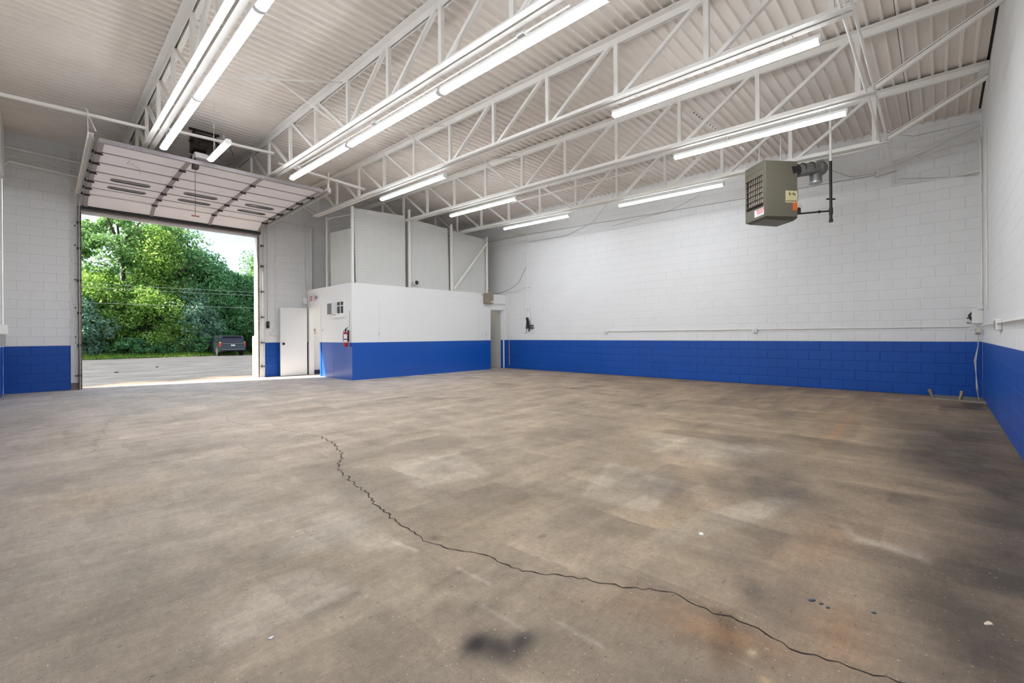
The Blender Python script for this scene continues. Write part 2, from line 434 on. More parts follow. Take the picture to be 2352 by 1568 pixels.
    for (cx, cy, rx, ry, th, a, col) in (
        (5.4, -0.2, 1.3, 0.38, 0.05, 0.62, dark), (6.6, 0.15, 1.2, 0.40, 0.1, 0.62, dark), (7.7, -0.2, 1.1, 0.42, 0, 0.6, dark),
        (8.6, 0.35, 0.9, 0.3, 0, 0.42, dark), (6.0, 0.85, 0.7, 0.18, 0.2, 0.4, dark), (7.6, 1.7, 0.8, 0.2, 0.1, 0.30, dark),
        (4.35, 1.05, 0.55, 0.26, 0.1, 0.32, dark), (3.85, 0.8, 0.25, 0.14, 0.2, 0.35, dark), (5.0, 1.5, 0.5, 0.2, 0.3, 0.42, dark), (3.5, 1.6, 0.35, 0.2, 0.4, 0.34, dark),
        (9.6, 2.6, 1.2, 0.3, 0.2, 0.28, dark), (9.2, 4.6, 1.0, 0.35, 0.1, 0.25, dark), (10.3, 6.5, 0.9, 0.4, 0, 0.22, dark), (7.4, 4.0, 0.8, 0.25, 0.3, 0.2, dark),
        (4.2, -0.35, 0.9, 0.16, -0.1, 0.7, dark), (3.4, -0.15, 0.5, 0.25, 0.1, 0.45, dark), (2.75, -0.02, 0.42, 0.2, 0.2, 0.6, dark), (2.45, -0.15, 0.3, 0.14, 0, 0.65, dark),
        (2.3, 0.64, 0.14, 0.06, 0.4, 0.55, dark), (2.45, 0.5, 0.16, 0.08, 0, 0.3, dark),
        (1.16, 1.31, 0.07, 0.055, 0.2, 1.0, oil), (1.20, 1.22, 0.08, 0.06, 1.0, 0.9, oil), (1.25, 1.18, 0.09, 0.03, 0.4, 0.8, dark), (1.30, 1.19, 0.05, 0.035, 0, 0.7, oil),
        (1.30, 1.49, 0.05, 0.035, 0.3, 0.5, dark), (1.36, 1.43, 0.05, 0.03, 0.3, 0.4, dark), (1.21, 1.60, 0.06, 0.05, 0, 0.28, dark),
        (1.60, 2.17, 0.05, 0.035, 0.2, 0.65, oil), (1.62, 1.62, 0.12, 0.07, 0.2, 0.35, dark), (2.05, 1.72, 0.035, 0.02, 0, 0.5, oil),
        (1.85, 0.95, 0.12, 0.3, 0.6, 0.25, rust), (1.86, 0.60, 0.10, 0.20, 0.3, 0.55, rust), (1.78, 0.62, 0.05, 0.2, 0.4, 0.4, dark), (2.2, 0.3, 0.3, 0.12, 0.1, 0.35, rust),
        (6.9, 0.9, 1.0, 0.06, 0.0, 0.5, rust), (7.8, 1.15, 0.7, 0.05, 0.05, 0.3, rust), (3.1, 0.5, 0.5, 0.15, -0.2, 0.25, rust), (2.9, 1.3, 0.6, 0.3, 0.1, 0.3, tan),
        (4.4, 1.8, 0.9, 0.28, 0.2, 0.4, tan), (5.4, 2.6, 0.9, 0.3, 0.1, 0.35, tan), (1.9, 2.2, 0.5, 0.3, 0, 0.25, tan), (0.3, 4.6, 0.3, 0.3, 0, 0.25, tan),
        (1.85, 3.2, 0.25, 0.5, 0.2, 0.25, dark), (2.3, 4.2, 0.5, 0.3, 0.2, 0.16, dark), (2.1, 2.5, 0.3, 0.25, 0.7, 0.22, dark), (-0.3, 9.6, 0.4, 1.5, 0, 0.25, dark), (0.9, 1.6, 0.3, 0.1, 0.8, 0.25, dark)):
        bl = np.clip(blob(cx, cy, rx * 1.15, ry * 1.15, th, 2, 0.4, int(abs(cx * 13 + cy * 7))) * a, 0, 1)[..., None]
        base = base * (1 - bl) + col * bl
    for (kind, gain, soft, pts) in FLOOR_MARKS:
        P_ = np.array(pts); pad = soft * 2 + .03
        jx = np.where((xs > P_[:, 0].min() - pad) & (xs < P_[:, 0].max() + pad))[0]; jy = np.where((ys > P_[:, 1].min() - pad) & (ys < P_[:, 1].max() + pad))[0]
        if len(jx) == 0 or len(jy) == 0: continue
        sl = (slice(jy[0], jy[-1] + 1), slice(jx[0], jx[-1] + 1)); fx = X[sl]; fy = Y[sl]
        wob = min(0.08, soft * 1.2); gx_ = fx + wob * 2 * fbm(fx * 4.1, fy * 4.1, 401); gy_ = fy + wob * 2 * fbm(fx * 4.1, fy * 4.1, 411)
        ins = np.zeros(fx.shape, bool); dmin = np.full(fx.shape, 9.0)
        for a_, b_ in zip(P_, np.roll(P_, -1, 0)):
            cond = ((a_[1] > gy_) != (b_[1] > gy_)); den = (b_[1] - a_[1]) if abs(b_[1] - a_[1]) > 1e-9 else 1e-9
            ins ^= cond & (gx_ < (b_[0] - a_[0]) * (gy_ - a_[1]) / den + a_[0])
            d_ = b_ - a_; tt = np.clip(((gx_ - a_[0]) * d_[0] + (gy_ - a_[1]) * d_[1]) / max(1e-9, d_ @ d_), 0, 1)
            dmin = np.minimum(dmin, np.hypot(gx_ - a_[0] - tt * d_[0], gy_ - a_[1] - tt * d_[1]))
        m_ = np.clip(0.5 + np.where(ins, dmin, -dmin) / (2 * soft), 0, 1)
        m_ = m_ * (0.75 + 0.9 * (fbm(fx * 9, fy * 9, 421) + .1))
        k[sl] *= 1 + (gain - 1) * 1.25 * m_
        if kind == 'rust': base[sl] += (rust * .6 - base[sl]) * (m_ * .35)[..., None]
        if kind == 'pale': base[sl] += (grey * .85 - base[sl]) * (m_ * .35)[..., None]
    base += (np.array(s(214, 190, 150)) - base) * (np.exp(-(((X - 1.835) / 0.022) ** 2 + ((Y - 0.515) / 0.017) ** 2)) * 0.8)[..., None]
    base += (np.array(s(200, 170, 130)) - base) * (np.exp(-(((X - 1.72) / 0.02) ** 2 + ((Y - 0.44) / 0.02) ** 2)) * 0.8)[..., None]
    # floor tone gets darker along the wall feet
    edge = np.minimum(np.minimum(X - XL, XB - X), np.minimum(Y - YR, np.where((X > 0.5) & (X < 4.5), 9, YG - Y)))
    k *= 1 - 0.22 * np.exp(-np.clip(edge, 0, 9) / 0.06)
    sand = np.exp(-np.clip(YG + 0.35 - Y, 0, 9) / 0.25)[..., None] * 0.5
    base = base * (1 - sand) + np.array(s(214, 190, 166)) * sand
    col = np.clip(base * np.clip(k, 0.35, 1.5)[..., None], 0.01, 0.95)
    idx = np.arange(nx * ny).reshape(ny, nx)
    q = np.stack([idx[:-1, :-1], idx[:-1, 1:], idx[1:, 1:], idx[1:, :-1]], -1).reshape(-1, 4)
    me = bpy.data.meshes.new('floor')
    me.vertices.add(nx * ny)
    co = np.zeros((nx * ny, 3)); co[:, 0] = X.ravel(); co[:, 1] = Y.ravel()
    me.vertices.foreach_set('co', co.ravel())
    me.loops.add(q.size); me.loops.foreach_set('vertex_index', q.ravel())
    me.polygons.add(len(q)); me.polygons.foreach_set('loop_start', np.arange(0, q.size, 4))
    me.polygons.foreach_set('loop_total', np.full(len(q), 4))
    me.update(calc_edges=True)
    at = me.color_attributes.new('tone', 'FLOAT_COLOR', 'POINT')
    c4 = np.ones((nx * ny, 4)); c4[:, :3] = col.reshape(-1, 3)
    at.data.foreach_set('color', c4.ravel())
    m = bpy.data.materials.new('worn_concrete'); m.use_nodes = True
    n = m.node_tree; b = n.nodes['Principled BSDF']
    a = n.nodes.new('ShaderNodeAttribute'); a.attribute_name = 'tone'
    g = n.nodes.new('ShaderNodeNewGeometry')
    def noise(scale, det=5, rough=0.6, sx=(1, 1, 1)):
        mpp = n.nodes.new('ShaderNodeMapping'); mpp.inputs['Scale'].default_value = sx
        n.links.new(g.outputs['Position'], mpp.inputs[0])
        t = n.nodes.new('ShaderNodeTexNoise'); t.inputs['Scale'].default_value = scale; t.inputs['Detail'].default_value = det; t.inputs['Roughness'].default_value = rough
        n.links.new(mpp.outputs[0], t.inputs[0]); return t.outputs[0]
    def ramp(src, p0, c0, p1, c1):
        r = n.nodes.new('ShaderNodeValToRGB'); e = r.color_ramp.elements
        e[0].position = p0; e[0].color = (c0, c0, c0, 1); e[1].position = p1; e[1].color = (c1, c1, c1, 1)
        n.links.new(src, r.inputs[0]); return r.outputs[0]
    def mul(x, y):
        q_ = n.nodes.new('ShaderNodeMix'); q_.data_type = 'RGBA'; q_.blend_type = 'MULTIPLY'; q_.inputs[0].default_value = 1
        n.links.new(x, q_.inputs[6]); n.links.new(y, q_.inputs[7]); return q_.outputs[2]
    c = mul(a.outputs['Color'], ramp(noise(220, 3), 0.3, 0.82, 0.7, 1.14))
    c = mul(c, ramp(noise(26, 8, 0.7), 0.34, 0.88, 0.66, 1.09))
    c = mul(c, ramp(noise(5, 12, 0.72), 0.36, 0.86, 0.64, 1.10))
    c = mul(c, ramp(noise(1.6, 12, 0.75), 0.40, 0.95, 0.60, 1.04))
    c = mul(c, ramp(noise(9, 8, 0.75, (1, 7, 1)), 0.34, 0.90, 0.66, 1.07))
    c = mul(c, ramp(noise(11, 8, 0.75, (6, 1, 1)), 0.34, 0.92, 0.66, 1.06))
    # pits
    c = mul(c, ramp(noise(42, 2, 0.5, (1, 2.2, 1)), 0.275, 0.42, 0.31, 1.0))
    c = mul(c, ramp(noise(13, 3, 0.6, (1, 2.6, 1)), 0.275, 0.55, 0.31, 1.0))
    # pale flecks
    fl = ramp(noise(55, 2, 0.5, (1.9, 1, 1)), 0.70, 0.0, 0.73, 0.8)
    q2 = n.nodes.new('ShaderNodeMix'); q2.data_type = 'RGBA'; n.links.new(fl, q2.inputs[0]); n.links.new(c, q2.inputs[6]); q2.inputs[7].default_value = (*s(214, 200, 182), 1)
    n.links.new(q2.outputs[2], b.inputs['Base Color'])
    b.inputs['Roughness'].default_value = 0.62
    b.inputs['Specular IOR Level'].default_value = 0.35
    rr = ramp(noise(3, 5), 0.3, 0.5, 0.7, 0.75); n.links.new(rr, b.inputs['Roughness'])
    bn = n.nodes.new('ShaderNodeBump'); bn.inputs['Strength'].default_value = 0.35; bn.inputs['Distance'].default_value = 0.004
    n.links.new(noise(60, 8, 0.7), bn.inputs['Height']); n.links.new(bn.outputs[0], b.inputs['Normal'])
    me.materials.append(m)
    o = bpy.data.objects.new('floor', me); C.objects.link(o); o['kind'] = 'structure'
    return o
floor = build_floor()

def crack(name, pts, wd, jit):
    rnd = random.Random(5); P = []
    for i in range(len(pts) - 1):
        a = Vector((*pts[i], 0)); b = Vector((*pts[i + 1], 0)); L = (b - a).length; n = max(2, int(L / 0.03))
        for j in range(n):
            t = j / n; p = a.lerp(b, t); d = (b - a).normalized(); sd = Vector((-d.y, d.x, 0))
            dist = max(0.6, p.length)
            P.append((p + sd * rnd.uniform(-1, 1) * jit * min(1.6, dist / 2), sd, wd * rnd.uniform(0.35, 1.3) * min(2.2, 0.45 + dist / 3)))
    mb = MB(); vs = []
    for (p, sd, w_) in P: vs.append((p.x + sd.x * w_, p.y + sd.y * w_, 0.0012)); vs.append((p.x - sd.x * w_, p.y - sd.y * w_, 0.0012))
    mb.add(vs, [(2 * i, 2 * i + 1, 2 * i + 3, 2 * i + 2) for i in range(len(P) - 1)])
    part(name, mb, 'crack', floor)
crack('crack', [(1.92, 7.84), (1.82, 7.38), (1.89, 6.88), (2.11, 6.21), (2.28, 5.35)], 0.0012, 0.012)
crack('crack', [(2.28, 5.35), (2.25, 4.94), (2.14, 4.55), (2.07, 4.33), (1.93, 4.11), (1.82, 3.89), (1.79, 3.65), (1.73, 3.44), (1.71, 3.2), (1.64, 2.94), (1.59, 2.68), (1.55, 2.47), (1.57, 2.36), (1.54, 2.19), (1.57, 2.04), (1.61, 1.94), (1.66, 1.8), (1.66, 1.6), (1.72, 1.46), (1.83, 1.26), (1.9, 1.1), (1.96, .99), (2.01, .9), (1.99, .78), (1.99, .71), (2.01, .61), (2.0, .54), (1.98, .48), (1.96, .42), (1.98, .34), (1.99, .27), (2.0, .21), (2.02, .14), (2.05, 0.0)], 0.0034, 0.012)
crack('crack', [(.69, 9.38), (.68, 8.66), (.55, 7.94), (.43, 7.17), (.37, 6.64), (.33, 6.41)], 0.0014, 0.03)

def chip(name, px, cx, cy, r, m, label, cat, group=None, el=1.6, th=0.4, seed=1):
    rnd = random.Random(seed); mb = MB(); n = 9; v0 = []; v1 = []
    for i in range(n):
        t = 2 * math.pi * i / n; q = r * rnd.uniform(0.6, 1.15)
        u, v = q * el * math.cos(t), q * math.sin(t)
        v0.append((cx + u * math.cos(th) - v * math.sin(th), cy + u * math.sin(th) + v * math.cos(th), 0.0008))
        v1.append((cx + .8 * (u * math.cos(th) - v * math.sin(th)), cy + .8 * (u * math.sin(th) + v * math.cos(th)), 0.004))
    mb.add(v0 + v1, [(i, (i + 1) % n, n + (i + 1) % n, n + i) for i in range(n)] + [tuple(range(n, 2 * n))])
    return part(name, mb, m, floor, label)
chip('paint_fleck', 0, 2.68, -0.14, 0.014, 'chip', 'pale torn fleck on the brown floor', 'fleck', el=2.0, th=-0.3, seed=3)
for i, (x, y) in enumerate(((2.38, 0.42), (2.375, 0.385), (2.36, 0.36), (2.45, 0.21))):
    chip('paint_fleck', 0, x, y, 0.011 if i == 0 else 0.007, 'bluechip', 'blue grey paint drop', 'fleck', el=1.7, th=-0.7, seed=10 + i)
chip('paint_fleck', 0, 2.72, 1.04, 0.014, 'label_white', 'white pebble-like fleck', 'fleck', seed=20)
chip('paint_fleck', 0, 0.62, 1.93, 0.008, 'label_white', 'white fleck', 'fleck', seed=22)

# ------------------------------------------------------------------ block walls
def block_wall(name, axis, const, inward, u0, u1, ztop, holes=(), chamfer=0.0055, thick=0.2, blue_to=5, limit=300, start=None, mats=('white', 'blue'), joint=0.010):
    """axis: 0 -> wall at X=const running in Y, 1 -> wall at Y=const running in X. inward: +1/-1 side the room is on."""
    root = struct(name)
    rec = 0.006 if chamfer > 0.003 else 0.0015
    bk = MB(); z1 = ztop(u1) if callable(ztop) else ztop; z0t = ztop(u0) if callable(ztop) else ztop
    zt = max(z1, z0t)
    def bx(mb, ua, ub, za, zb, d0, d1, m=0):
        a, b = sorted((const - inward * d0, const - inward * d1))
        if axis == 0: mb.box(a, b, ua, ub, za, zb, m)
        else: mb.box(ua, ub, a, b, za, zb, m)
    # backing, cut around holes; painted like the blocks
    cuts = sorted(set([u0, u1] + [h[0] for h in holes] + [h[1] for h in holes]))
    cuts = [c for c in cuts if u0 <= c <= u1]
    for a, b in zip(cuts[:-1], cuts[1:]):
        spans = [(-0.05, zt)]
        for h in holes:
            if h[0] < (a + b) / 2 < h[1]:
                ns = []
                for (p, q) in spans:
                    if h[2] > p: ns.append((p, min(q, h[2])))
                    if h[3] < q: ns.append((max(p, h[3]), q))
                spans = ns
        for (p, q) in spans:
            bt = blue_to * CH
            if blue_to and p < bt < q: bx(bk, a, b, p, bt, rec, thick, 1); bx(bk, a, b, bt, q, rec, thick, 0)
            else: bx(bk, a, b, p, q, rec, thick, 1 if (blue_to and q <= bt) else 0)
    b = struct('mortar', bk, list(mats), root)
    st = u0 if start is None else start
    blocks = []
    nc = int(zt / CH) + 1
    for c in range(nc):
        za = c * CH; zb = min((c + 1) * CH, zt)
        off = (BL / 2) if c % 2 else 0
        k0 = int((u0 - st - off) / BL) - 2
        u = st + k0 * BL + off
        while u < u1:
            a, bb = max(u, u0), min(u + BL, u1)
            u += BL
            if bb - a < 0.03: continue
            parts = [(a, bb, za, zb)]
            for h in holes:
                np_ = []
                for (p, q, r_, t_) in parts:
                    if q <= h[0] or p >= h[1] or t_ <= h[2] + 0.02 or r_ >= h[3] - 0.02: np_.append((p, q, r_, t_)); continue
                    if p < h[0] - 0.03: np_.append((p, h[0], r_, t_))
                    if q > h[1] + 0.03: np_.append((h[1], q, r_, t_))
                    if r_ < h[3] < t_ - 0.03: np_.append((max(p, h[0]), min(q, h[1]), h[3], t_))
                parts = np_
            for (p, q, r_, t_) in parts:
                blocks.append((p, q, r_, t_, 1 if c < blue_to else 0))
    def dist(bk_):
        um, zm = (bk_[0] + bk_[1]) / 2, (bk_[2] + bk_[3]) / 2
        X, Y = (const, um) if axis == 0 else (um, const)
        return X * X + Y * Y + (zm - CAM_H) ** 2
    blocks.sort(key=dist)
    cache = {}
    g = joint / 2
    def geo(mb, p, q, r_, t_, off3=None, m=0):
        hu, hz = (q - p) / 2 - g, (t_ - r_) / 2 - g
        cu, cz = (p + q) / 2, (r_ + t_) / 2
        pts = []
        for (d, i) in ((chamfer, 0), (0, chamfer)):
            for (a_, b_) in ((-1, -1), (1, -1), (1, 1), (-1, 1)):
                uu = cu + a_ * (hu - i); zz = cz + b_ * (hz - i); dd = const - inward * d
                pts.append((dd, uu, zz) if axis == 0 else (uu, dd, zz))
        if off3: pts = [(x - off3[0], y - off3[1], z - off3[2]) for (x, y, z) in pts]
        fs = [(4, 5, 6, 7), (0, 1, 5, 4), (1, 2, 6, 5), (2, 3, 7, 6), (3, 0, 4, 7)]
        if (axis == 0) != (inward > 0): pass
        if (axis == 0 and inward < 0) or (axis == 1 and inward > 0): fs = [tuple(reversed(f)) for f in fs]
        mb.add(pts, fs, m)
    for (p, q, r_, t_, m) in blocks[:limit]:
        key = (round(q - p, 3), round(t_ - r_, 3), m)
        c3 = ((const, (p + q) / 2, (r_ + t_) / 2) if axis == 0 else ((p + q) / 2, const, (r_ + t_) / 2))
        if key not in cache:
            mb = MB(); geo(mb, p, q, r_, t_, c3)
            cache[key] = mesh('block', mb, mats[m])
        o = bpy.data.objects.new('block', cache[key]); C.objects.link(o); o.parent = root; o.location = c3
    if len(blocks) > limit:
        mb = MB()
        for (p, q, r_, t_, m) in blocks[limit:]: geo(mb, p, q, r_, t_, None, m)
        o = struct('block_field', mb, list(mats), root); o['kind'] = 'stuff'
    return root

wall_back = block_wall('wall_back', 0, XB, -1, YR, YG + 0.3, lambda u: deck(XB, u) + 0.12)
wall_right = block_wall('wall_right', 1, YR, +1, XL - .2, XB, 5.4, chamfer=0.003, joint=0.005)
wall_left = block_wall('wall_left', 0, XL, +1, YR, YG, lambda u: deck(XL, u) + 0.12, limit=200, chamfer=0.003, joint=0.005)
wall_far = block_wall('wall_far', 1, YG, -1, XL, XB, 5.75, holes=((0.56, 4.395, -1, 4.24),), thick=0.3, limit=300, chamfer=0.0035, joint=0.005)

# ------------------------------------------------------------------ ceiling deck
ceiling = struct('ceiling')
pitch = 0.1524
y = YR + 0.03; sheet = pitch * 6
while y < YG + 0.35:
    mb = MB(); x0, x1 = XL - 0.1, XB + 0.1
    prof = []
    for i in range(6):
        b0 = y + i * pitch
        lip = 0.0015
        prof += [(b0 + (0.003 if i == 0 else 0), 0.044), (b0 + 0.106, 0.044), (b0 + 0.116, 0.0), (b0 + 0.142, 0.0)]
    prof += [(y + sheet - 0.003, 0.044)]
    vs = []
    for (py, pz) in prof:
        for x in (x0, x1): vs.append((x, py, deck(x, py) + pz))
    n = len(prof)
    mb.add(vs, [(2 * i, 2 * i + 2, 2 * i + 3, 2 * i + 1) for i in range(n - 1)])
    struct('deck_panel', mb, 'deck', ceiling)
    y += sheet
mb = MB()
x0, x1, y0, y1 = XL - 0.4, XB + 0.4, -3.0, YG + 0.5
vs = [(x, yy, deck(x, yy) + dz) for dz in (0.06, 0.3) for (x, yy) in ((x0, y0), (x1, y0), (x1, y1), (x0, y1))]
mb.add(vs, [(0, 3, 2, 1), (4, 5, 6, 7), (0, 1, 5, 4), (1, 2, 6, 5), (2, 3, 7, 6), (3, 0, 4, 7)])
struct('roof_slab', mb, 'roof', ceiling)

# ------------------------------------------------------------------ joists
YV = [6.88 + 1.22 * k for k in range(-5, 6)]
DB = -0.87
def jz(Y, o): return 0.0258 * Y + o
def make_joist():
    t = thing('steel_joist', '', 'joist', (0, 0, 0))
    y0, y1 = YR + 0.005, YG - 0.005
    mb = MB()
    for sg in (-1, 1):
        mb.beam((sg * 0.062, y0, jz(y0, -0.006)), (sg * 0.062, y1, jz(y1, -0.006)), 0.094, 0.010)
        mb.beam((sg * 0.019, y0, jz(y0, -0.055)), (sg * 0.019, y1, jz(y1, -0.055)), 0.008, 0.09)
    part('top_chord', mb, 'steel', t, local=True)
    mb = MB(); a, b = 0.60, 13.16
    for sg in (-1, 1):
        mb.beam((sg * 0.052, a, jz(a, DB + 0.005)), (sg * 0.052, b, jz(b, DB + 0.005)), 0.076, 0.010)
        mb.beam((sg * 0.019, a, jz(a, DB + 0.045)), (sg * 0.019, b, jz(b, DB + 0.045)), 0.008, 0.08)
    part('bottom_chord', mb, 'steel', t, local=True)
    def strut(nm, ya, za, yb, zb, wd, lap):
        mb = MB()
        p, q = (0, ya, za), (0, yb, zb)
        mb.beam(p, q, wd, 0.006, up=(1, 0, 0), off=(0, -0.024))
        mb.beam(p, q, 0.006, 0.05, up=(1, 0, 0), off=(wd / 2 - 0.003, 0))
        mb.beam(p, q, 0.006, 0.05, up=(1, 0, 0), off=(-wd / 2 + 0.003, 0))
        part(nm, mb, 'steel', t, local=True)
    for Y in YV: strut('vertical_web', Y, jz(Y, DB + 0.02), Y, jz(Y, -0.03), 0.062, 0)
    n = len(YV)
    for i in range(n - 1):
        if YV[i] < 6.87: ya, yb = YV[i] + 0.07, YV[i + 1] - 0.09      # top at ya, bottom at yb
        else: ya, yb = YV[i + 1] - 0.07, YV[i] + 0.09
        strut('diagonal_web', ya, jz(ya, -0.05), yb, jz(yb, DB + 0.05), 0.05, 0)
    for (ya, yb) in ((YR + 0.02, 0.66), (YG - 0.02, 13.10)):
        mb = MB()
        mb.beam((0, ya, jz(ya, -0.2)), (0, yb, jz(yb, DB + 0.04)), 0.055, 0.05)
        mb.beam((0, ya, jz(ya, -0.16)), (0, yb, jz(yb, DB + 0.08)), 0.09, 0.010)
        part('end_diagonal', mb, 'steel', t, local=True)
    mb = MB()
    mb.box(-0.11, 0.11, YR + 0.002, YR + 0.12, jz(YR, -0.115), jz(YR, -0.10)); 
    part('bearing_plate', mb, 'steel', t, local=True)
    mb = MB(); mb.box(-0.11, 0.11, YG - 0.12, YG - 0.002, jz(YG, -0.115), jz(YG, -0.10))
    part('bearing_plate', mb, 'steel', t, local=True)
    return t
JX = [1.335 + 2.0825 * i for i in range(5)]
jl = ['white open-web steel joist at the left, nearest the left wall',
      'white open-web steel joist second from the left, beside the longest lit row of strip lights',
      'white open-web steel joist in the middle of the roof, third from the left wall',
      'white open-web steel joist second from the long blue and white back wall',
      'white open-web steel joist closest to the back wall, above the hanging unit heater']
j0 = make_joist()
for i, x in enumerate(JX):
    j = j0 if i == 0 else copy_tree(j0)
    j.location = (x, 0, 5.254 - 0.007 * x)
    j['label'] = jl[i]; j['group'] = 'open-web roof joists'
def jbot(i, Y): return 5.254 - 0.007 * JX[i] + jz(Y, DB)

# x bridging angles between joists
def bridging(yy, ia, ib, lab):
    t = thing('joist_bridging', lab, 'bracing', (JX[ia], yy, jbot(ia, yy)), 'diagonal bridging between joists')
    for (za, zb) in ((DB + 0.04, -0.06), (-0.06, DB + 0.04)):
        mb = MB().beam((JX[ia], yy, 5.254 - .007 * JX[ia] + jz(yy, za)), (JX[ib], yy + 0.02, 5.254 - .007 * JX[ib] + jz(yy, zb)), 0.028, 0.006, up=(0, 1, 0))
        part('brace_angle', mb, 'steel', t)
bridging(7.02, 2, 3, 'crossed thin white braces between the middle joist and the next towards the back wall')
bridging(7.02, 0, 1, 'crossed thin white braces between the two leftmost joists')
bridging(7.02, 1, 2, 'crossed thin white braces above the longest row of strip lights')
bridging(7.02, 3, 4, 'crossed thin white braces between the two joists nearest the back wall')
mb = MB().beam((JX[4], 7.02, jbot(4, 7.02) + .04), (XB, 7.02, jbot(4, 7.02) + .7), 0.028, 0.006, up=(0, 1, 0))
solo('wall_brace', mb, 'steel', 'thin white brace from the last joist up to the back wall', 'bracing')

# ------------------------------------------------------------------ strip lights
def make_light(L=2.42):
    t = thing('strip_light', '', 'light fixture')
    h = L / 2
    mb = MB(); mb.prism([(-0.036, 0.055), (0.036, 0.055), (0.044, 0.006), (-0.044, 0.006)], 1, -h, h)
    part('housing', mb, 'fixture', t, local=True)
    pr = [(0.050 * math.cos(a), -0.004 + 0.028 * math.sin(a)) for a in [math.pi * (0.90 + 1.20 * k / 13) for k in range(14)]]
    mb = MB(); mb.prism(pr, 1, -h + 0.02, h - 0.02, 0, True)
    part('lens', mb, 'lens', t, local=True)
    mb = MB(); mb.prism([(a * 1.06, b * 1.06) for (a, b) in pr], 1, -h, -h + 0.018); mb2 = MB(); mb2.prism([(a * 1.06, b * 1.06) for (a, b) in pr], 1, h - 0.018, h)
    part('end_cap', mb, 'fixture', t, local=True); part('end_cap', mb2, 'fixture', t, local=True)
    for yy in (-h + 0.3, h - 0.3):
        mb = MB()
        for d in (-0.08, 0.08): mb.tube([(0, yy + d, 0.05), (0, yy, 0.26)], 0.0025, 4)
        part('hanger_wire', mb, 'wire', t, local=True)
    return t
l0 = make_light(2.42)
lights = [
 (1.42, 8.28, 'lit strip light at the far end of the left row, by the overhead door'),
 (1.42, 5.83, 'lit strip light in the left row, second from the overhead door'),
 (1.42, 3.38, 'lit strip light in the left row, nearest the camera'),
 (1.42, 0.93, 'added lit strip light continuing the left row almost above the camera, out of the picture'),  # unseen lamp added to brighten the near right wall
 (3.50, 8.28, 'lit strip light at the far end of the long three-lamp row'),
 (3.50, 5.80, 'lit strip light in the middle of the long three-lamp row'),
 (3.50, 3.33, 'lit strip light at the near end of the long three-lamp row'),
 (5.50, 8.25, 'lit strip light hung above the left corner of the mesh cage'),
 (5.50, 2.07, 'lit strip light alone under the middle joist, nearer the camera'),
 (7.56, 8.25, 'lit strip light hung in front of the middle of the mesh cage'),
 (7.56, 2.10, 'lit strip light above and left of the hanging unit heater'),
 (9.62, 8.27, 'short-looking lit strip light close to the far end of the back wall'),
 (9.62, 4.38, 'lit strip light close to the back wall, left of the hanging unit heater'),
]
for i, (x, yc, lab) in enumerate(lights):
    t = l0 if i == 0 else copy_tree(l0)
    t.location = (x, yc, 4.165 + 0.025 * yc); t.rotation_euler = (math.atan(0.0235), 0, 0)
    t['label'] = lab; t['group'] = 'white LED strip lights hung from the joists'
ls = make_light(1.2)
part('hanger_rod', MB().tube([(0, .35, .05), (0, .35, .99)], .004, 5), 'wire', ls, local=True)
ls.location = (2.18, 9.27, 4.50); ls['label'] = 'half-length lit strip light just right of the door opener'; ls['group'] = 'white LED strip lights hung from the joists'
ls.rotation_euler = (math.atan(0.0235), 0, 0)

# empty fixture channels and conduits beside the joists
def chan(name, p, q, w_, h_, m, lab, cat, group=None):
    return solo(name, MB().beam(p, q, w_, h_), m, lab, cat, group)
def conduit(name, pts, r, m, lab, cat='conduit', group=None, n=8):
    return solo(name, MB().tube(pts, r, n), m, lab, cat, group)
conduit('conduit', [(3.58, 9.3, jbot(1, 9.3) + .02), (3.58, 6.4, jbot(1, 6.4) - .01), (3.58, 2.6, jbot(1, 2.6) + .0)], 0.011, 'steel', 'thin white conduit running under the second joist beside the long light row')
def jbox(x, y_, z, sx, lab, m='fixture', grp='ceiling junction boxes'):
    t = thing('junction_box', lab, 'electrical box', (x, y_, z), grp)
    part('box_body', MB().bbox(x - sx / 2, x + sx / 2, y_ - sx / 2, y_ + sx / 2, z, z + 0.055, 0.006), m, t)
    part('cover', MB().box(x - sx * .42, x + sx * .42, y_ - sx * .42, y_ + sx * .42, z - 0.004, z), 'galv', t)
    return t
jbox(3.60, 3.25, jbot(1, 3.2) - 0.02, 0.11, 'square metal box beside the second joist, near the camera end of the long light row')
jbox(3.58, 6.35, jbot(1, 6.35) - 0.03, 0.09, 'white box below the second joist, halfway along the long light row')
jbox(3.56, 9.35, jbot(1, 9.35) - 0.01, 0.09, 'white box below the second joist at the far end of the long light row')
conduit('conduit', [(7.62, 9.6, jbot(3, 9.6) - .02), (7.62, 7.1, jbot(3, 7.1) - .02), (7.62, 4.6, jbot(3, 4.6) - .02)], 0.01, 'steel', 'thin white conduit under the joist second from the back wall')
conduit('conduit', [(9.70, 10.2, jbot(4, 10.2) - .015), (9.70, 6.0, jbot(4, 6) - .02), (9.70, 3.5, jbot(4, 3.5) - .015), (9.70, 0.9, jbot(4, 0.9) - .02)], 0.012, 'steel', 'thin white conduit clipped under the joist nearest the back wall')
conduit('conduit', [(8.6, 4.6, 4.62), (8.6, 8.2, 4.70)], 0.014, 'steel', 'thin white rod slung between the two joists nearest the back wall')

# crosswise twin conduits near the right wall
for i, dy in enumerate((0.0, 0.085)):
    conduit('conduit', [(2.0, 0.60 + dy, 4.40), (5.4, 0.60 + dy, 4.385), (8.2, 0.60 + dy, 4.372), (10.65, 0.62 + dy, 4.37)], 0.016, 'steel',
            ('right' if i == 0 else 'left') + '-hand one of two white conduits crossing below the joists by the right wall', 'conduit', 'twin crosswise conduits')

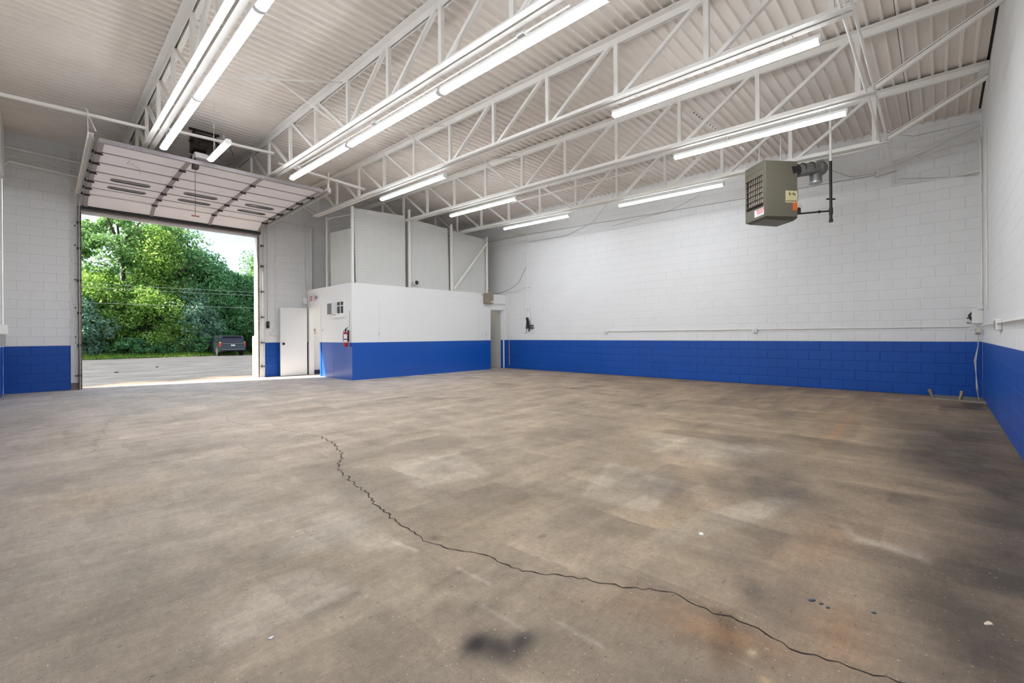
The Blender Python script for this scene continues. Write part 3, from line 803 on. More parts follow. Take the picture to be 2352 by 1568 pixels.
# ------------------------------------------------------------------ overhead door
gd = thing('garage_door', 'open sectional overhead door with pinkish white panels and six oval windows', 'garage door', (2.5, 10.2, 4.45))
gx0, gx1 = 0.66, 4.40
prof = [(10.17, 4.50), (10.78, 4.505), (11.44, 4.505), (12.08, 4.495), (12.75, 4.485), (13.36, 4.48), (13.94, 4.47), (14.42, 4.27)]
styles = [gx0 + (gx1 - gx0) / 3, gx0 + 2 * (gx1 - gx0) / 3]
for i in range(7):
    (ya, za), (yb, zb) = prof[i], prof[i + 1]
    mb = MB()
    def P(x, t, d):
        L = math.hypot(yb - ya, zb - za); ny, nz_ = (zb - za) / L, -(yb - ya) / L    # outward (down) normal
        return (x, ya + (yb - ya) * t + ny * d, za + (zb - za) * t + nz_ * d)
    t0, t1 = 0.012, 0.988
    for (ta, tb, d) in ((t0, 0.07, 0.0), (0.07, 0.93, 0.010), (0.93, t1, 0.0)):
        vs = [P(gx0, ta, -0.045), P(gx1, ta, -0.045), P(gx1, tb, -0.045), P(gx0, tb, -0.045), P(gx0, ta, d), P(gx1, ta, d), P(gx1, tb, d), P(gx0, tb, d)]
        mb.add(vs, [(0, 3, 2, 1), (4, 5, 6, 7), (0, 1, 5, 4), (1, 2, 6, 5), (2, 3, 7, 6), (3, 0, 4, 7)])
    sec = part('door_section', mb, 'door_panel', gd)
    mb = MB()
    mb.add([P(gx0, 0.982, .004), P(gx1, 0.982, .004), P(gx1, 1.018, .008), P(gx0, 1.018, .008), P(gx0, .982, -.02), P(gx1, .982, -.02), P(gx1, 1.018, -.02), P(gx0, 1.018, -.02)],
           [(0, 1, 2, 3), (0, 4, 5, 1), (3, 2, 6, 7), (0, 3, 7, 4), (1, 5, 6, 2)])
    if i < 6: part('section_joint', mb, 'grey_line', sec)
    for j, sx in enumerate([gx0 + 0.035] + styles + [gx1 - 0.035]):
        mb = MB(); hw = 0.034 if 0 < j < 3 else 0.035
        vs = [P(sx - hw, 0.01, .03), P(sx + hw, 0.01, .03), P(sx + hw, .99, .03), P(sx - hw, .99, .03), P(sx - hw, 0.01, 0), P(sx + hw, 0.01, 0), P(sx + hw, .99, 0), P(sx - hw, .99, 0)]
        mb.add(vs, [(0, 1, 2, 3), (0, 4, 5, 1), (1, 5, 6, 2), (2, 6, 7, 3), (3, 7, 4, 0)])
        part('stile', mb, 'door_dark', sec)
        mb = MB(); px_, py_, pz_ = P(sx, 0.985, 0.035)
        mb.box(px_ - 0.045, px_ + 0.045, py_ - 0.05, py_ + 0.05, pz_ - 0.012, pz_ + 0.012)
        mb.tube([(px_ - 0.06, py_, pz_ - 0.015), (px_ + 0.06, py_, pz_ - 0.015)], 0.012, 6)
        if j in (0, 3):
            sg = -1 if j == 0 else 1
            mb.tube([(px_, py_, pz_), (px_ + sg * 0.10, py_, pz_ + 0.02)], 0.008, 6)
            mb.tube([(px_ + sg * 0.065, py_, pz_ + 0.02), (px_ + sg * 0.10, py_, pz_ + 0.02)], 0.03, 10)
        if i < 6: part('hinge', mb, 'grime', sec)
    if i in (3, 4):
        for j in range(3):
            cx = gx0 + (gx1 - gx0) * (2 * j + 1) / 6 + 0.02; hw = 0.33; hh = 0.10
            mb = MB(); ring = []; n = 20
            for (kk, dd) in ((1.0, 0.020), (0.0, 0.0)):
                for q in range(n):
                    a = 2 * math.pi * q / n
                    sx_ = (hw - hh) * (1 if math.cos(a) > 0 else -1) + (hh) * math.cos(a)
                    ring.append((cx + sx_, 0.5 + (hh * math.sin(a)) / 0.61))
            outer = [P(u, v, 0.022) for (u, v) in ring[:n]]; inner = [P(cx + (u - cx) * .93, .5 + (v - .5) * .75, 0.022) for (u, v) in ring[:n]]
            lowr = [P(u, v, 0.005) for (u, v) in ring[:n]]
            mb.add(outer + inner + lowr, [(q, (q + 1) % n, n + (q + 1) % n, n + q) for q in range(n)] + [(2 * n + q, 2 * n + (q + 1) % n, (q + 1) % n, q) for q in range(n)])
            wd = part('door_window', mb, 'grey_line', sec)
            mb = MB(); mb.add([P(cx + (u - cx) * .93, .5 + (v - .5) * .75, 0.013) for (u, v) in ring[:n]], [tuple(range(n))])
            part('window_glass', mb, 'slot', sec)
mb = MB(); mb.box(gx0 - 0.02, gx1 + 0.02, 14.38, 14.44, 4.20, 4.28); part('bottom_seal', mb, 'black', gd)
mb = MB(); mb.box(gx0, gx1, 10.10, 10.165, 4.46, 4.53); part('top_rail', mb, 'door_dark', gd)

def track(x, sg, lab):
    t = thing('door_track', lab, 'door track', (x, 14.4, 0), 'overhead door tracks')
    path = [(x, 14.40, 0.0), (x, 14.40, 3.95), (x, 14.34, 4.20), (x, 14.16, 4.37), (x, 13.9, 4.43), (x, 10.0, 4.47)]
    mb = MB()
    for a, b in zip(path[:-1], path[1:]):
        mb.beam(a, b, 0.006, 0.055, up=(0, 1, 0) if abs(a[2] - b[2]) > 1 else (0, 0, 1), off=(0, 0))
    mb2 = MB()
    for a, b in zip(path[:-1], path[1:]): mb2.tube([a, b], 0.012, 6)
    part('roller_track', mb, 'galv', t); part('track_lip', mb2, 'galv', t)
    mb = MB()
    mb.beam((x + sg * 0.03, 14.25, 4.50), (x + sg * 0.03, 10.02, 4.55), 0.075, 0.008); mb.beam((x + sg * 0.065, 14.25, 4.46), (x + sg * 0.065, 10.02, 4.51), 0.008, 0.10)
    part('track_angle', mb, 'steel', t)
    mb = MB(); mb.box(x + sg * 0.06 - .003, x + sg * 0.06 + .003, 10.08, 10.17, 4.47, 4.95); part('hanger_strap', mb, 'steel', t)
    for z in (0.3, 1.0, 1.75, 2.5, 3.25, 3.85):
        mb = MB(); mb.box(x - 0.035, x + 0.035, 14.40, 14.51, z, z + 0.05); mb.tube([(x, 14.395, z + .025), (x, 14.375, z + .025)], 0.012, 6)
        part('track_bracket', mb, 'grime', t)
    return t
track(0.585, -1, 'white steel door track and angle on the left side of the overhead door')
track(4.475, 1, 'white steel door track on the right side of the overhead door')
chan('support_bar', (XL + .01, 10.2, 4.87), (1.28, 10.2, 4.92), 0.045, 0.045, 'steel', 'white steel bar from the left wall holding the left door track', 'bar', 'bars holding the door tracks')
chan('support_bar', (1.42, 10.2, 5.00), (3.40, 10.2, 5.08), 0.045, 0.045, 'steel', 'white steel bar between the two leftmost joists holding the door opener', 'bar', 'bars holding the door tracks')
chan('support_bar', (3.48, 10.2, 4.90), (5.48, 10.2, 4.80), 0.045, 0.045, 'steel', 'white steel bar from the right door track across to the middle joist', 'bar', 'bars holding the door tracks')
chan('support_bar', (0.50, 10.2, 5.0), (0.62, 10.1, 4.62), 0.03, 0.006, 'steel', 'short slanting white strap above the left door track', 'bar', 'bars holding the door tracks')

# shaft bar with brackets above the door, left of the track
conduit('pipe', [(XL + .02, 14.42, 5.30), (0.52, 14.42, 5.26), (2.5, 14.42, 5.2), (4.6, 14.42, 5.14)], 0.03, 'steel', 'white horizontal pipe high on the far wall left of the overhead door, topmost of three', 'pipe', 'pipes high on the far wall')
conduit('pipe', [(XL + .02, 14.40, 4.90), (-0.48, 14.40, 5.00), (0.52, 14.40, 4.93), (4.4, 14.42, 4.80)], 0.032, 'steel', 'thick white horizontal pipe high on the far wall, lowest of three', 'pipe', 'pipes high on the far wall')
conduit('pipe', [(XL + .02, 14.42, 5.02), (-0.45, 14.42, 5.13), (0.52, 14.42, 5.07), (4.4, 14.44, 4.98)], 0.016, 'steel', 'slim white horizontal pipe high on the far wall, between two thicker ones', 'pipe', 'pipes high on the far wall')

# opener
op = thing('door_opener', 'greasy dark chain-drive door opener hung from the deck behind the overhead door', 'door opener', (2.2, 10.5, 4.8))
mb = MB(); mb.bbox(2.02, 2.42, 10.35, 10.75, 4.84, 5.16, 0.02); mb.box(2.10, 2.37, 10.33, 10.36, 4.90, 4.97); mb.box(2.10, 2.37, 10.33, 10.36, 5.03, 5.07); part('motor_housing', mb, 'opener', op)
mb = MB(); mb.tube([(1.95, 10.5, 5.12), (2.55, 10.5, 5.02)], 0.02, 8); mb.tube([(2.00, 10.5, 5.11), (2.04, 10.5, 5.10)], 0.12, 14); mb.tube([(2.42, 10.5, 5.0), (2.46, 10.5, 5.0)], 0.10, 14); part('drive_shaft', mb, 'opener', op)
mb = MB(); mb.beam((2.08, 10.40, 5.1), (2.02, 10.45, 5.22), 0.04, 0.01); mb.beam((2.38, 10.40, 5.1), (2.40, 10.45, 5.22), 0.04, 0.01); mb.beam((2.08, 10.70, 5.1), (2.02, 10.75, 5.22), 0.04, 0.01); mb.beam((2.38, 10.70, 5.1), (2.40, 10.75, 5.22), 0.04, 0.01); mb.box(1.95, 2.45, 10.38, 10.42, 5.19, 5.23); mb.box(1.95, 2.45, 10.70, 10.74, 5.19, 5.23); part('hanger_frame', mb, 'opener', op)
mb = MB(); mb.tube([(2.28, 10.32, 4.83), (2.28, 10.6, 4.83)], 0.07, 14); part('motor', mb, 'opener', op)
mb = MB(); mb.box(2.04, 2.30, 10.38, 10.60, 4.68, 4.78); part('control_cover', mb, 'door_panel', op, 'white control box under the opener')
mb = MB(); mb.beam((2.10, 10.6, 4.82), (2.12, 14.4, 4.72), 0.06, 0.07); part('rail', mb, 'opener', op)
mb = MB(); mb.beam((2.08, 10.62, 4.76), (2.02, 10.25, 4.50), 0.04, 0.02); mb.box(1.97, 2.06, 10.14, 10.30, 4.40, 4.52); part('door_arm', mb, 'grime', op)
mb = MB(); mb.tube([(2.36, 10.36, 5.05), (2.6, 10.4, 5.12), (2.72, 10.5, 4.95)], 0.006, 5); part('cable', mb, 'iron', op)
t = thing('pull_rope', 'thin dark pull rope with a small brown handle hanging from the opener', 'rope', (1.99, 10.12, 3.5))
part('rope', MB().tube([(1.99, 10.12, 4.66), (1.99, 10.12, 3.50)], 0.004, 5), 'iron', t)
part('handle', MB().tube([(1.93, 10.12, 3.48), (2.05, 10.12, 3.48)], 0.014, 8), 'rust', t)
conduit('loop_cord', [(1.13, 10.9, 4.49), (1.08, 10.8, 4.40), (1.15, 10.7, 4.38), (1.3, 11.1, 4.42), (1.35, 11.5, 4.45)], 0.004, 'wire_d', 'thin cord looped under the left third of the overhead door', 'cord')

# door jambs
t = struct('trim_1'); t['label'] = 'chipped white steel jamb left of the overhead door opening'
struct('jamb_plate', MB().box(0.44, 0.565, 14.497, 14.515, 0.16, 5.5), 'chipped', t)
struct('jamb_edge', MB().box(0.565, 0.61, 14.44, 14.52, 0, 4.24), 'rust_wood', t)
struct('jamb_board', MB().box(0.56, 0.63, 14.52, 14.83, 0, 4.24), 'rust_wood', t)
struct('jamb_foot', MB().box(0.44, 0.565, 14.495, 14.515, 0, 0.16), 'rust_wood', t)
for i, z in enumerate((0.32, 1.22, 1.9, 2.55, 3.35, 3.8)):
    struct('bolt', MB().tube([(0.52, 14.50, z), (0.52, 14.48, z)], 0.016, 8), 'grime', t)
t = struct('trim_2'); t['label'] = 'white and grimy jamb right of the overhead door opening'
struct('jamb_board', MB().box(4.365, 4.40, 14.54, 14.83, 0, 4.24), 'fixture', t)
struct('jamb_edge', MB().box(4.365, 4.40, 14.47, 14.54, 0, 4.24), 'rust_wood', t)
struct('jamb_plate', MB().box(4.40, 4.55, 14.495, 14.515, 0, 4.3), 'fixture', t)
t = struct('trim_3'); t['label'] = 'weathered head board above the overhead door opening'
struct('head_board', MB().box(0.56, 4.40, 14.47, 14.83, 4.19, 4.27), 'rust_wood', t)
struct('head_stop', MB().box(0.56, 4.40, 14.60, 14.70, 4.13, 4.19), 'chipped', t)

# ------------------------------------------------------------------ office partition
T = 0.12
def part_wall(name, axis, const, u0, u1, hole, ztop):
    root = struct(name)
    def seg(a, b, p, q, m):
        mb = MB()
        if axis == 0: mb.box(const, const + T, a, b, p, q)
        else: mb.box(a, b, const, const + T, p, q)
        return mb
    bt = 5 * CH
    for (a, b) in ((u0, hole[0]), (hole[1], u1)):
        if b - a > 0.01:
            struct('lower_panel', seg(a, b, 0, bt, 1), 'pblue', root); struct('upper_panel', seg(a, b, bt, ztop, 0), 'pwhite', root)
    struct('upper_panel', seg(hole[0], hole[1], hole[2], ztop, 0), 'pwhite', root)
    return root
wp1 = part_wall('wall_office_front', 1, OY, OX + 0.0, XB, (10.93, 11.55, 2.10), OT)
wp2 = part_wall('wall_office_side', 0, OX, OY + T, YG, (13.50, 14.27, 2.07), OT)
# panel seams
for x in (6.57, 10.36): struct('seam', MB().box(x - .002, x + .002, OY - 0.0015, OY, 1.05, 2.2), 'wire_d', wp1)
struct('seam', MB().box(9.0, 10.4, OY - 0.0015, OY, 2.45, 2.453), 'wire_d', wp1)
struct('seam', MB().box(OX - .0015, OX, 12.60, 12.604, 0, 0.7), 'navy', wp2)
# mezzanine floor, header over the narrow doorway
struct('mezzanine_floor', MB().box(OX + T, 10.95, OY + T, YG - 0.01, 2.45, 2.64), 'pwhite')
t = struct('trim_4'); t['label'] = 'white boxed header over the narrow doorway by the back wall'
struct('header_board', MB().box(10.93, XB - .01, OY - 0.05, OY, 2.32, 2.60), 'pwhite', t)
struct('casing', MB().box(11.55, 11.60, OY - 0.02, OY, 0, 2.12), 'pwhite', t)
struct('casing', MB().box(10.93, 11.60, OY - 0.02, OY, 2.10, 2.16), 'pwhite', t)
# passage behind the narrow doorway
t = struct('wall_passage')
struct('passage_wall', MB().box(10.95, XB - .04, 12.75, 12.85, 0, 2.5), 'passage', t)
struct('passage_wall', MB().box(10.88, 10.93, OY + T, 12.75, 0, 2.5), 'passage', t)
struct('chair_rail', MB().box(10.95, XB - .03, 12.72, 12.75, 1.18, 1.23), 'passage', t)
struct('passage_wall', MB().box(XB - .03, XB - .004, OY + T, 12.75, 0, 2.5), 'passage', t)
struct('chair_rail', MB().box(XB - .045, XB - .03, OY + T, 12.75, 1.17, 1.22), 'passage', t)
struct('passage_ceiling', MB().box(10.88, XB, OY + T, 12.85, 2.5, 2.62), 'passage', t)
# office inside, seen through the open door
t = struct('wall_office_inner')
struct('inner_wall', MB().box(6.95, 7.05, OY + T, YG, 0, 2.45), 'pwhite', t)
struct('inner_wall', MB().box(OX + T, 6.95, 14.43, YG - .001, 0, 2.45), 'pwhite', t)
struct('baseboard_inner', MB().box(OX + T, 6.93, 14.41, 14.43, 0.0, 0.13), 'navy', t)
struct('baseboard_inner', MB().box(6.93, 6.95, OY + T, YG, 0.0, 0.12), 'navy', t)

for (lx, ly, lab, sz) in ((6.35, 13.3, 'added square fill light, unseen, brightening the office inside', .3), (11.2, 12.3, 'added small fill light, unseen, in the passage behind the narrow doorway', .12)):  # unseen lamps added to brighten the rooms behind the two doorways
    tl = thing('added_fill_light', lab, 'light fixture', (lx, ly, 2.4), 'added unseen office fill lights')
    part('fill_light_frame', MB().box(lx - sz - .02, lx + sz + .02, ly - sz - .02, ly + sz + .02, 2.425, 2.45), 'fixture', tl)
    part('fill_panel', MB().box(lx - sz, lx + sz, ly - sz, ly + sz, 2.415, 2.425), 'glow', tl)
# door 1 (open office door) with casing
t = struct('door_1'); t['label'] = 'open flat white door folded back against the far wall'
struct('door_leaf', MB().box(4.93, 5.70, 14.30, 14.345, 0.015, 2.08), 'pwhite', t)
struct('door_edge', MB().box(4.918, 4.93, 14.30, 14.345, 0.015, 2.08), 'label_white', t)
k = MB(); k.tube([(5.00, 14.30, 0.98), (5.00, 14.26, 0.98)], 0.015, 10); k.sphere((5.00, 14.24, 0.98), 0.032); k.tube([(5.0, 14.30, .98), (5.0, 14.293, .98)], 0.035, 12)
struct('door_knob', k, 'black', t)
t = struct('trim_5'); t['label'] = 'white casing around the office doorway'
struct('casing', MB().box(OX - 0.015, OX, 13.41, 13.50, 5 * CH, 2.14), 'pwhite', t)
struct('casing', MB().box(OX - 0.015, OX, 13.41, 13.50, 0, 5 * CH), 'pblue', t)
struct('casing', MB().box(OX - 0.015, OX, 13.50, 14.27, 2.07, 2.14), 'pwhite', t)
struct('casing', MB().box(OX - 0.015, OX + T + .01, 14.255, 14.34, 0, 2.14), 'pwhite', t)
struct('stop_strip', MB().box(OX - 0.02, OX, 14.345, 14.40, 0, 1.02), 'navy', t)

# wall thermostat plate in the office
t = thing('wall_panel', 'beige wall plate with a dark window seen through the open office doorway', 'wall plate', (5.96, 14.42, 1.27))
part('plate', MB().bbox(5.88, 6.02, 14.405, 14.43, 1.28, 1.45, 0.005), 'beige', t); part('display', MB().box(5.92, 5.98, 14.40, 14.405, 1.385, 1.42), 'dark', t)

# exit sign
t = thing('exit_sign', 'white emergency exit sign with red EXIT letters above the office doorway', 'exit sign', (OX, 13.95, 2.24))
part('sign_body', MB().bbox(OX - 0.055, OX - 0.002, 13.80, 14.14, 2.25, 2.47, 0.008), 'label_white', t)
def letters(txt, u, z, h, wdt, x, parent, m):
    G = {'E': [(0, 0, 0, 1), (0, 1, 1, 1), (0, .5, .85, .5), (0, 0, 1, 0)], 'X': [(0, 0, 1, 1), (0, 1, 1, 0)], 'I': [(.5, 0, .5, 1)], 'T': [(.5, 0, .5, 1), (0, 1, 1, 1)]}
    for ch in txt:
        mb = MB()
        for (a, b, c, d) in G[ch]: mb.beam((x, u - a * wdt, z + b * h), (x, u - c * wdt, z + d * h), 0.004, 0.020, up=(0, 0, 1) if abs(b - d) < .01 else (0, 1, 0))
        part('letter', mb, m, parent); u -= wdt * 1.42
letters('EXIT', 14.10, 2.285, 0.15, 0.052, OX - 0.057, t, 'redink')
mb = MB(); mb.tube([(OX - 0.02, 13.73, 2.38), (OX - 0.10, 13.70, 2.38)], 0.05, 12); mb.tube([(OX - 0.02, 13.80, 2.36), (OX - 0.02, 13.70, 2.36)], 0.02, 8)
part('lamp_head', mb, 'galv', t)

# window and air conditioner
t = struct('window_1'); t['label'] = 'small dark four-pane window in the office side wall'
y0, y1, z0, z1 = 11.93, 12.33, 1.84, 2.16
fr = MB()
for (a, b, c, d) in ((y0 - .04, y1 + .04, z1, z1 + .04), (y0 - .04, y1 + .04, z0 - .04, z0), (y0 - .04, y0, z0, z1), (y1, y1 + .04, z0, z1)): fr.box(OX - .03, OX, a, b, c, d)
fr.box(OX - .02, OX - .002, (y0 + y1) / 2 - .014, (y0 + y1) / 2 + .014, z0, z1); fr.box(OX - .02, OX - .002, y0, y1, z0 + .20, z0 + .225)
struct('window_frame', fr, 'pwhite', t)
ym = (y0 + y1) / 2
for (a, b) in ((y0, ym - .014), (ym + .014, y1)):
    for (c, d) in ((z0, z0 + .20), (z0 + .225, z1)): struct('pane', MB().box(OX - .010, OX - .003, a, b, c, d), 'glass_dark', t)
struct('window_sill', MB().box(OX - .07, OX, y0 - .06, 12.60, 1.72, 1.80), 'pwhite', t)
t = thing('air_conditioner', 'white window air conditioner with a slatted grille beside the small office window', 'air conditioner', (OX - .1, 12.5, 1.81))
part('case', MB().bbox(OX - 0.14, OX - .002, 12.39, 12.68, 1.81, 2.14, 0.008), 'fixture', t)
mb = MB()
for i in range(9): mb.box(OX - 0.155, OX - 0.147, 12.42, 12.66, 1.835 + i * .033, 1.835 + i * .033 + .014)
part('grille', mb, 'grime', t)
part('front_frame', MB().box(OX - .147, OX - .14, 12.40, 12.67, 1.82, 2.13), 'wire_d', t)
# fire extinguisher
t = thing('fire_extinguisher', 'red fire extinguisher with a white label on the corner of the office', 'fire extinguisher', (OX - .09, 11.66, 0.92))
cy = [(0.0, 0.91), (0.04, 0.91), (0.048, 0.925), (0.051, 0.95), (0.051, 1.25), (0.043, 1.29), (0.025, 1.315), (0.018, 1.34)]
mb = MB(); n = 16; vs = []
for (r_, z) in cy:
    for j in range(n): vs.append((OX - .085 + r_ * math.cos(2 * math.pi * j / n), 11.68 + r_ * math.sin(2 * math.pi * j / n), z))
mb.add(vs, [(i * n + j, i * n + (j + 1) % n, (i + 1) * n + (j + 1) % n, (i + 1) * n + j) for i in range(len(cy) - 1) for j in range(n)], 0, True)
part('cylinder', mb, 'red', t)
mb = MB(); vs = []
for z in (1.03, 1.25):
    for j in range(13): a = math.pi * 0.55 + math.pi * 1.1 * j / 12; vs.append((OX - .085 + .052 * math.cos(a), 11.68 + .052 * math.sin(a), z))
mb.add(vs, [(j, j + 1, 14 + j, 13 + j) for j in range(12)], 0, True)
part('label_sheet', mb, 'label_white', t)
mb = MB(); vs = []
for z in (1.10, 1.125):
    for j in range(13): a = math.pi * 0.55 + math.pi * 1.1 * j / 12; vs.append((OX - .085 + .0535 * math.cos(a), 11.68 + .0535 * math.sin(a), z))
mb.add(vs, [(j, j + 1, 14 + j, 13 + j) for j in range(12)], 0, True)
part('label_band', mb, 'navy', t)
mb = MB(); mb.tube([(OX - .085, 11.68, 1.34), (OX - .085, 11.68, 1.39)], 0.022, 8); mb.beam((OX - .085, 11.70, 1.39), (OX - .085, 11.56, 1.43), 0.02, 0.012); mb.beam((OX - .085, 11.70, 1.37), (OX - .085, 11.57, 1.37), 0.02, 0.01)
part('handle', mb, 'black', t)
mb = MB(); mb.tube([(OX - .085, 11.70, 1.36), (OX - .10, 11.76, 1.34), (OX - .11, 11.765, 1.2), (OX - .11, 11.755, 1.05)], 0.009, 6); part('hose', mb, 'black', t)
mb = MB(); mb.box(OX - .022, OX, 11.65, 11.71, 1.05, 1.36); part('bracket', mb, 'iron', t)
# narrow plate above the extinguisher
t = thing('wall_strip', 'narrow white strip with a grey outline above the fire extinguisher', 'wall plate', (OX, 11.62, 1.46))
part('strip', MB().box(OX - .012, OX - .001, 11.60, 11.65, 1.46, 1.90), 'wire_d', t); part('strip_face', MB().box(OX - .016, OX - .012, 11.607, 11.643, 1.47, 1.89), 'label_white', t)
def outlet(x, y_, z, face, lab, grp):
    t = thing('outlet', lab, 'outlet', (x, y_, z), grp)
    if face == 'y': part('cover_plate', MB().box(x - .035, x + .035, y_ - .007, y_ - .001, z - .057, z + .057), 'label_white', t); part('socket', MB().box(x - .015, x + .015, y_ - .010, y_ - .007, z - .035, z + .035), 'beige', t)
    else: part('cover_plate', MB().box(x - .007, x - .001, y_ - .035, y_ + .035, z - .057, z + .057), 'label_white', t); part('socket', MB().box(x - .010, x - .007, y_ - .008, y_ + .008, z - .015, z + .015), 'grime', t)
outlet(6.57, OY, 1.25, 'y', 'white outlet low on the left end of the office front wall', None)
outlet(10.72, OY, 1.23, 'y', 'white outlet near the right end of the office front wall', None)
outlet(OX, 13.32, 1.38, 'x', 'small light switch just right of the office doorway', None)
# taupe box on the corner of the office front
t = thing('electrical_box', 'taupe metal box with a pale tag at the top right corner of the office front', 'electrical box', (10.75, OY, 2.3))
part('box_body', MB().bbox(10.58, 10.93, OY - 0.16, OY - .001, 2.30, 2.66, 0.006), 'taupe_box', t)
part('tag_sticker', MB().box(10.80, 10.93, OY - 0.165, OY - .16, 2.33, 2.40), 'beige', t)
part('clamp', MB().beam((10.50, OY - .02, 2.60), (10.59, OY - .02, 2.60), 0.02, 0.02), 'galv', t)

# ------------------------------------------------------------------ storage cage on top
cg = thing('mesh_cage', 'white painted wire mesh cage with pale sheets behind it on top of the office', 'cage', (8.2, OY, OT))
yf = OY + 0.03
for (x, z1) in ((5.80, 4.72), (7.60, 4.98), (9.20, 4.82), (10.78, 4.64)):
    part('post', MB().box(x - .03, x + .03, yf - .045, yf + .015, 2.65, z1), 'steel', cg)
part('post', MB().box(OX + .002, OX + .05, 13.02, 13.07, 2.65, 4.72), 'steel', cg)
part('brace', MB().beam((9.24, yf - .075, 2.70), (10.76, yf - .075, 4.45), 0.04, 0.06), 'steel', cg)
def sheet_(pts, nm='backing_sheet', m='sheet'):      # pts: corners bl, br, tr, tl, thickened
    a, b, c, d = [Vector(p) for p in pts]; nrm = (b - a).cross(d - a).normalized() * 0.008
    mb = MB().add([a, b, c, d, a + nrm, b + nrm, c + nrm, d + nrm], [(3, 2, 1, 0), (4, 5, 6, 7), (0, 1, 5, 4), (1, 2, 6, 5), (2, 3, 7, 6), (3, 0, 4, 7)])
    part(nm, mb, m, cg)
yb = yf + 0.05
sheet_([(5.93, yb, 2.65), (7.50, yb, 2.65), (7.50, yb, 4.78), (5.86, yb, 4.70)])
sheet_([(7.70, yb, 2.65), (9.14, yb, 2.65), (9.10, yb, 4.66), (7.66, yb, 4.74)])
sheet_([(9.22, yb + .01, 2.65), (10.76, yb + .01, 2.65), (10.76, yb + .01, 4.56), (9.24, yb + .01, 4.64)])
sheet_([(OX + .06, 12.86, 2.65), (OX + .06, 11.56, 2.65), (OX + .06, 11.52, 4.14), (OX + .06, 12.90, 4.22)])
mb = MB(); r_ = 0.003
zz = 2.68
while zz < 4.68: mb.box(5.80, 10.78, yf - .004 - r_, yf - .004 + r_, zz - r_ / 2, zz + r_ / 2); zz += 0.076
xx = 5.84
while xx < 10.76: mb.box(xx - r_ / 2.4, xx + r_ / 2.4, yf - r_ / 2, yf + r_ / 2, 2.66, 4.66); xx += 0.051
o = part('wire_mesh', mb, 'mesh', cg); o['kind'] = 'stuff'
mb = MB(); zz = 2.68
while zz < 4.12: mb.box(OX + .03 - r_ / 2, OX + .03 + r_ / 2, 11.5, 13.04, zz - r_ / 2, zz + r_ / 2); zz += 0.076
for k in range(5):
    z_ = 4.2 + k * .1; mb.tube([(OX + .03, 13.03, z_ - .06), (OX + .03, 12.5, z_ + .02), (OX + .03, 12.0, z_ + .05), (OX + .03, 11.52, z_ + .0)], 0.003, 4)
yy = 11.53
while yy < 13.03: mb.box(OX + .03 - r_ / 2, OX + .03 + r_ / 2, yy - r_ / 2, yy + r_ / 2, 2.66, 4.5 if yy < 12.2 else 4.18); yy += 0.051
o = part('wire_mesh', mb, 'mesh', cg); o['kind'] = 'stuff'
part('top_rod', MB().tube([(OX + .03, 13.05, 4.66), (OX + .03, 11.52, 4.50)], 0.012, 6), 'steel', cg)
t = thing('vent_pipe', 'black round vent hole in a white collar low in the mesh cage', 'vent', (7.8, OY, 2.75))
part('collar', MB().tube([(7.80, yf - .10, 2.80), (7.80, yf + .02, 2.80)], 0.075, 16), 'steel', t)
part('opening', MB().tube([(7.80, yf - .105, 2.80), (7.80, yf - .101, 2.80)], 0.064, 16), 'black', t)
part('elbow', MB().tube([(7.86, yf - .06, 2.88), (7.97, yf - .06, 2.88), (8.0, yf - .06, 2.84), (8.0, yf - .06, 2.68)], 0.014, 8), 'steel', t)
conduit('hook', [(7.28, OY - .005, 2.98), (7.28, OY - .01, 2.80), (7.32, OY - .01, 2.77), (7.36, OY - .01, 2.84)], 0.006, 'steel', 'small white wire hook left of the black vent hole', 'hook')
# column strip beside the storage opening
conduit('post_strip', [(5.90, 14.44, 2.66), (5.90, 14.44, 4.62)], 0.035, 'steel', 'white upright batten on the far wall beside the mesh cage', 'post')
conduit('conduit', [(5.69, 14.46, 0.0), (5.69, 14.46, 4.60), (5.72, 14.46, 4.72), (5.82, 14.46, 4.80), (6.45, 14.46, 5.18)], 0.016, 'steel', 'white conduit rising up the far wall by the office door and bending right')
jb = thing('junction_box', 'round white box on the conduit left of the exit sign', 'electrical box', (5.69, 14.42, 2.2)); part('box_body', MB().bbox(5.63, 5.76, 14.39, 14.505, 2.22, 2.42, .02), 'fixture', jb)

# far wall details right of the door
t = thing('push_button', 'black door push button on the far wall right of the overhead door', 'switch', (4.63, 14.5, 1.45))
part('button_box', MB().bbox(4.59, 4.67, 14.46, 14.509, 1.45, 1.65, .008), 'black', t); part('button', MB().tube([(4.63, 14.46, 1.58), (4.63, 14.45, 1.58)], .014, 8), 'galv', t)
conduit('cord', [(4.62, 14.495, 1.65), (4.62, 14.495, 4.55)], 0.006, 'wire_d', 'thin grey cord running up from the black push button', 'cord')
conduit('conduit', [(4.83, 14.49, 1.44), (4.84, 14.49, 4.75)], 0.010, 'steel', 'thin white conduit rising from the round box behind the open door')
t = thing('junction_box', 'round white box on the far wall left of the open office door', 'electrical box', (4.83, 14.47, 1.35)); part('box_body', MB().tube([(4.83, 14.508, 1.38), (4.83, 14.46, 1.38)], .055, 12), 'fixture', t)
conduit('conduit', [(4.72, 14.49, 1.34), (4.70, 14.49, 1.26), (4.76, 14.49, 1.20), (5.1, 14.49, 1.20)], 0.010, 'steel', 'short white conduit curving behind the open office door')

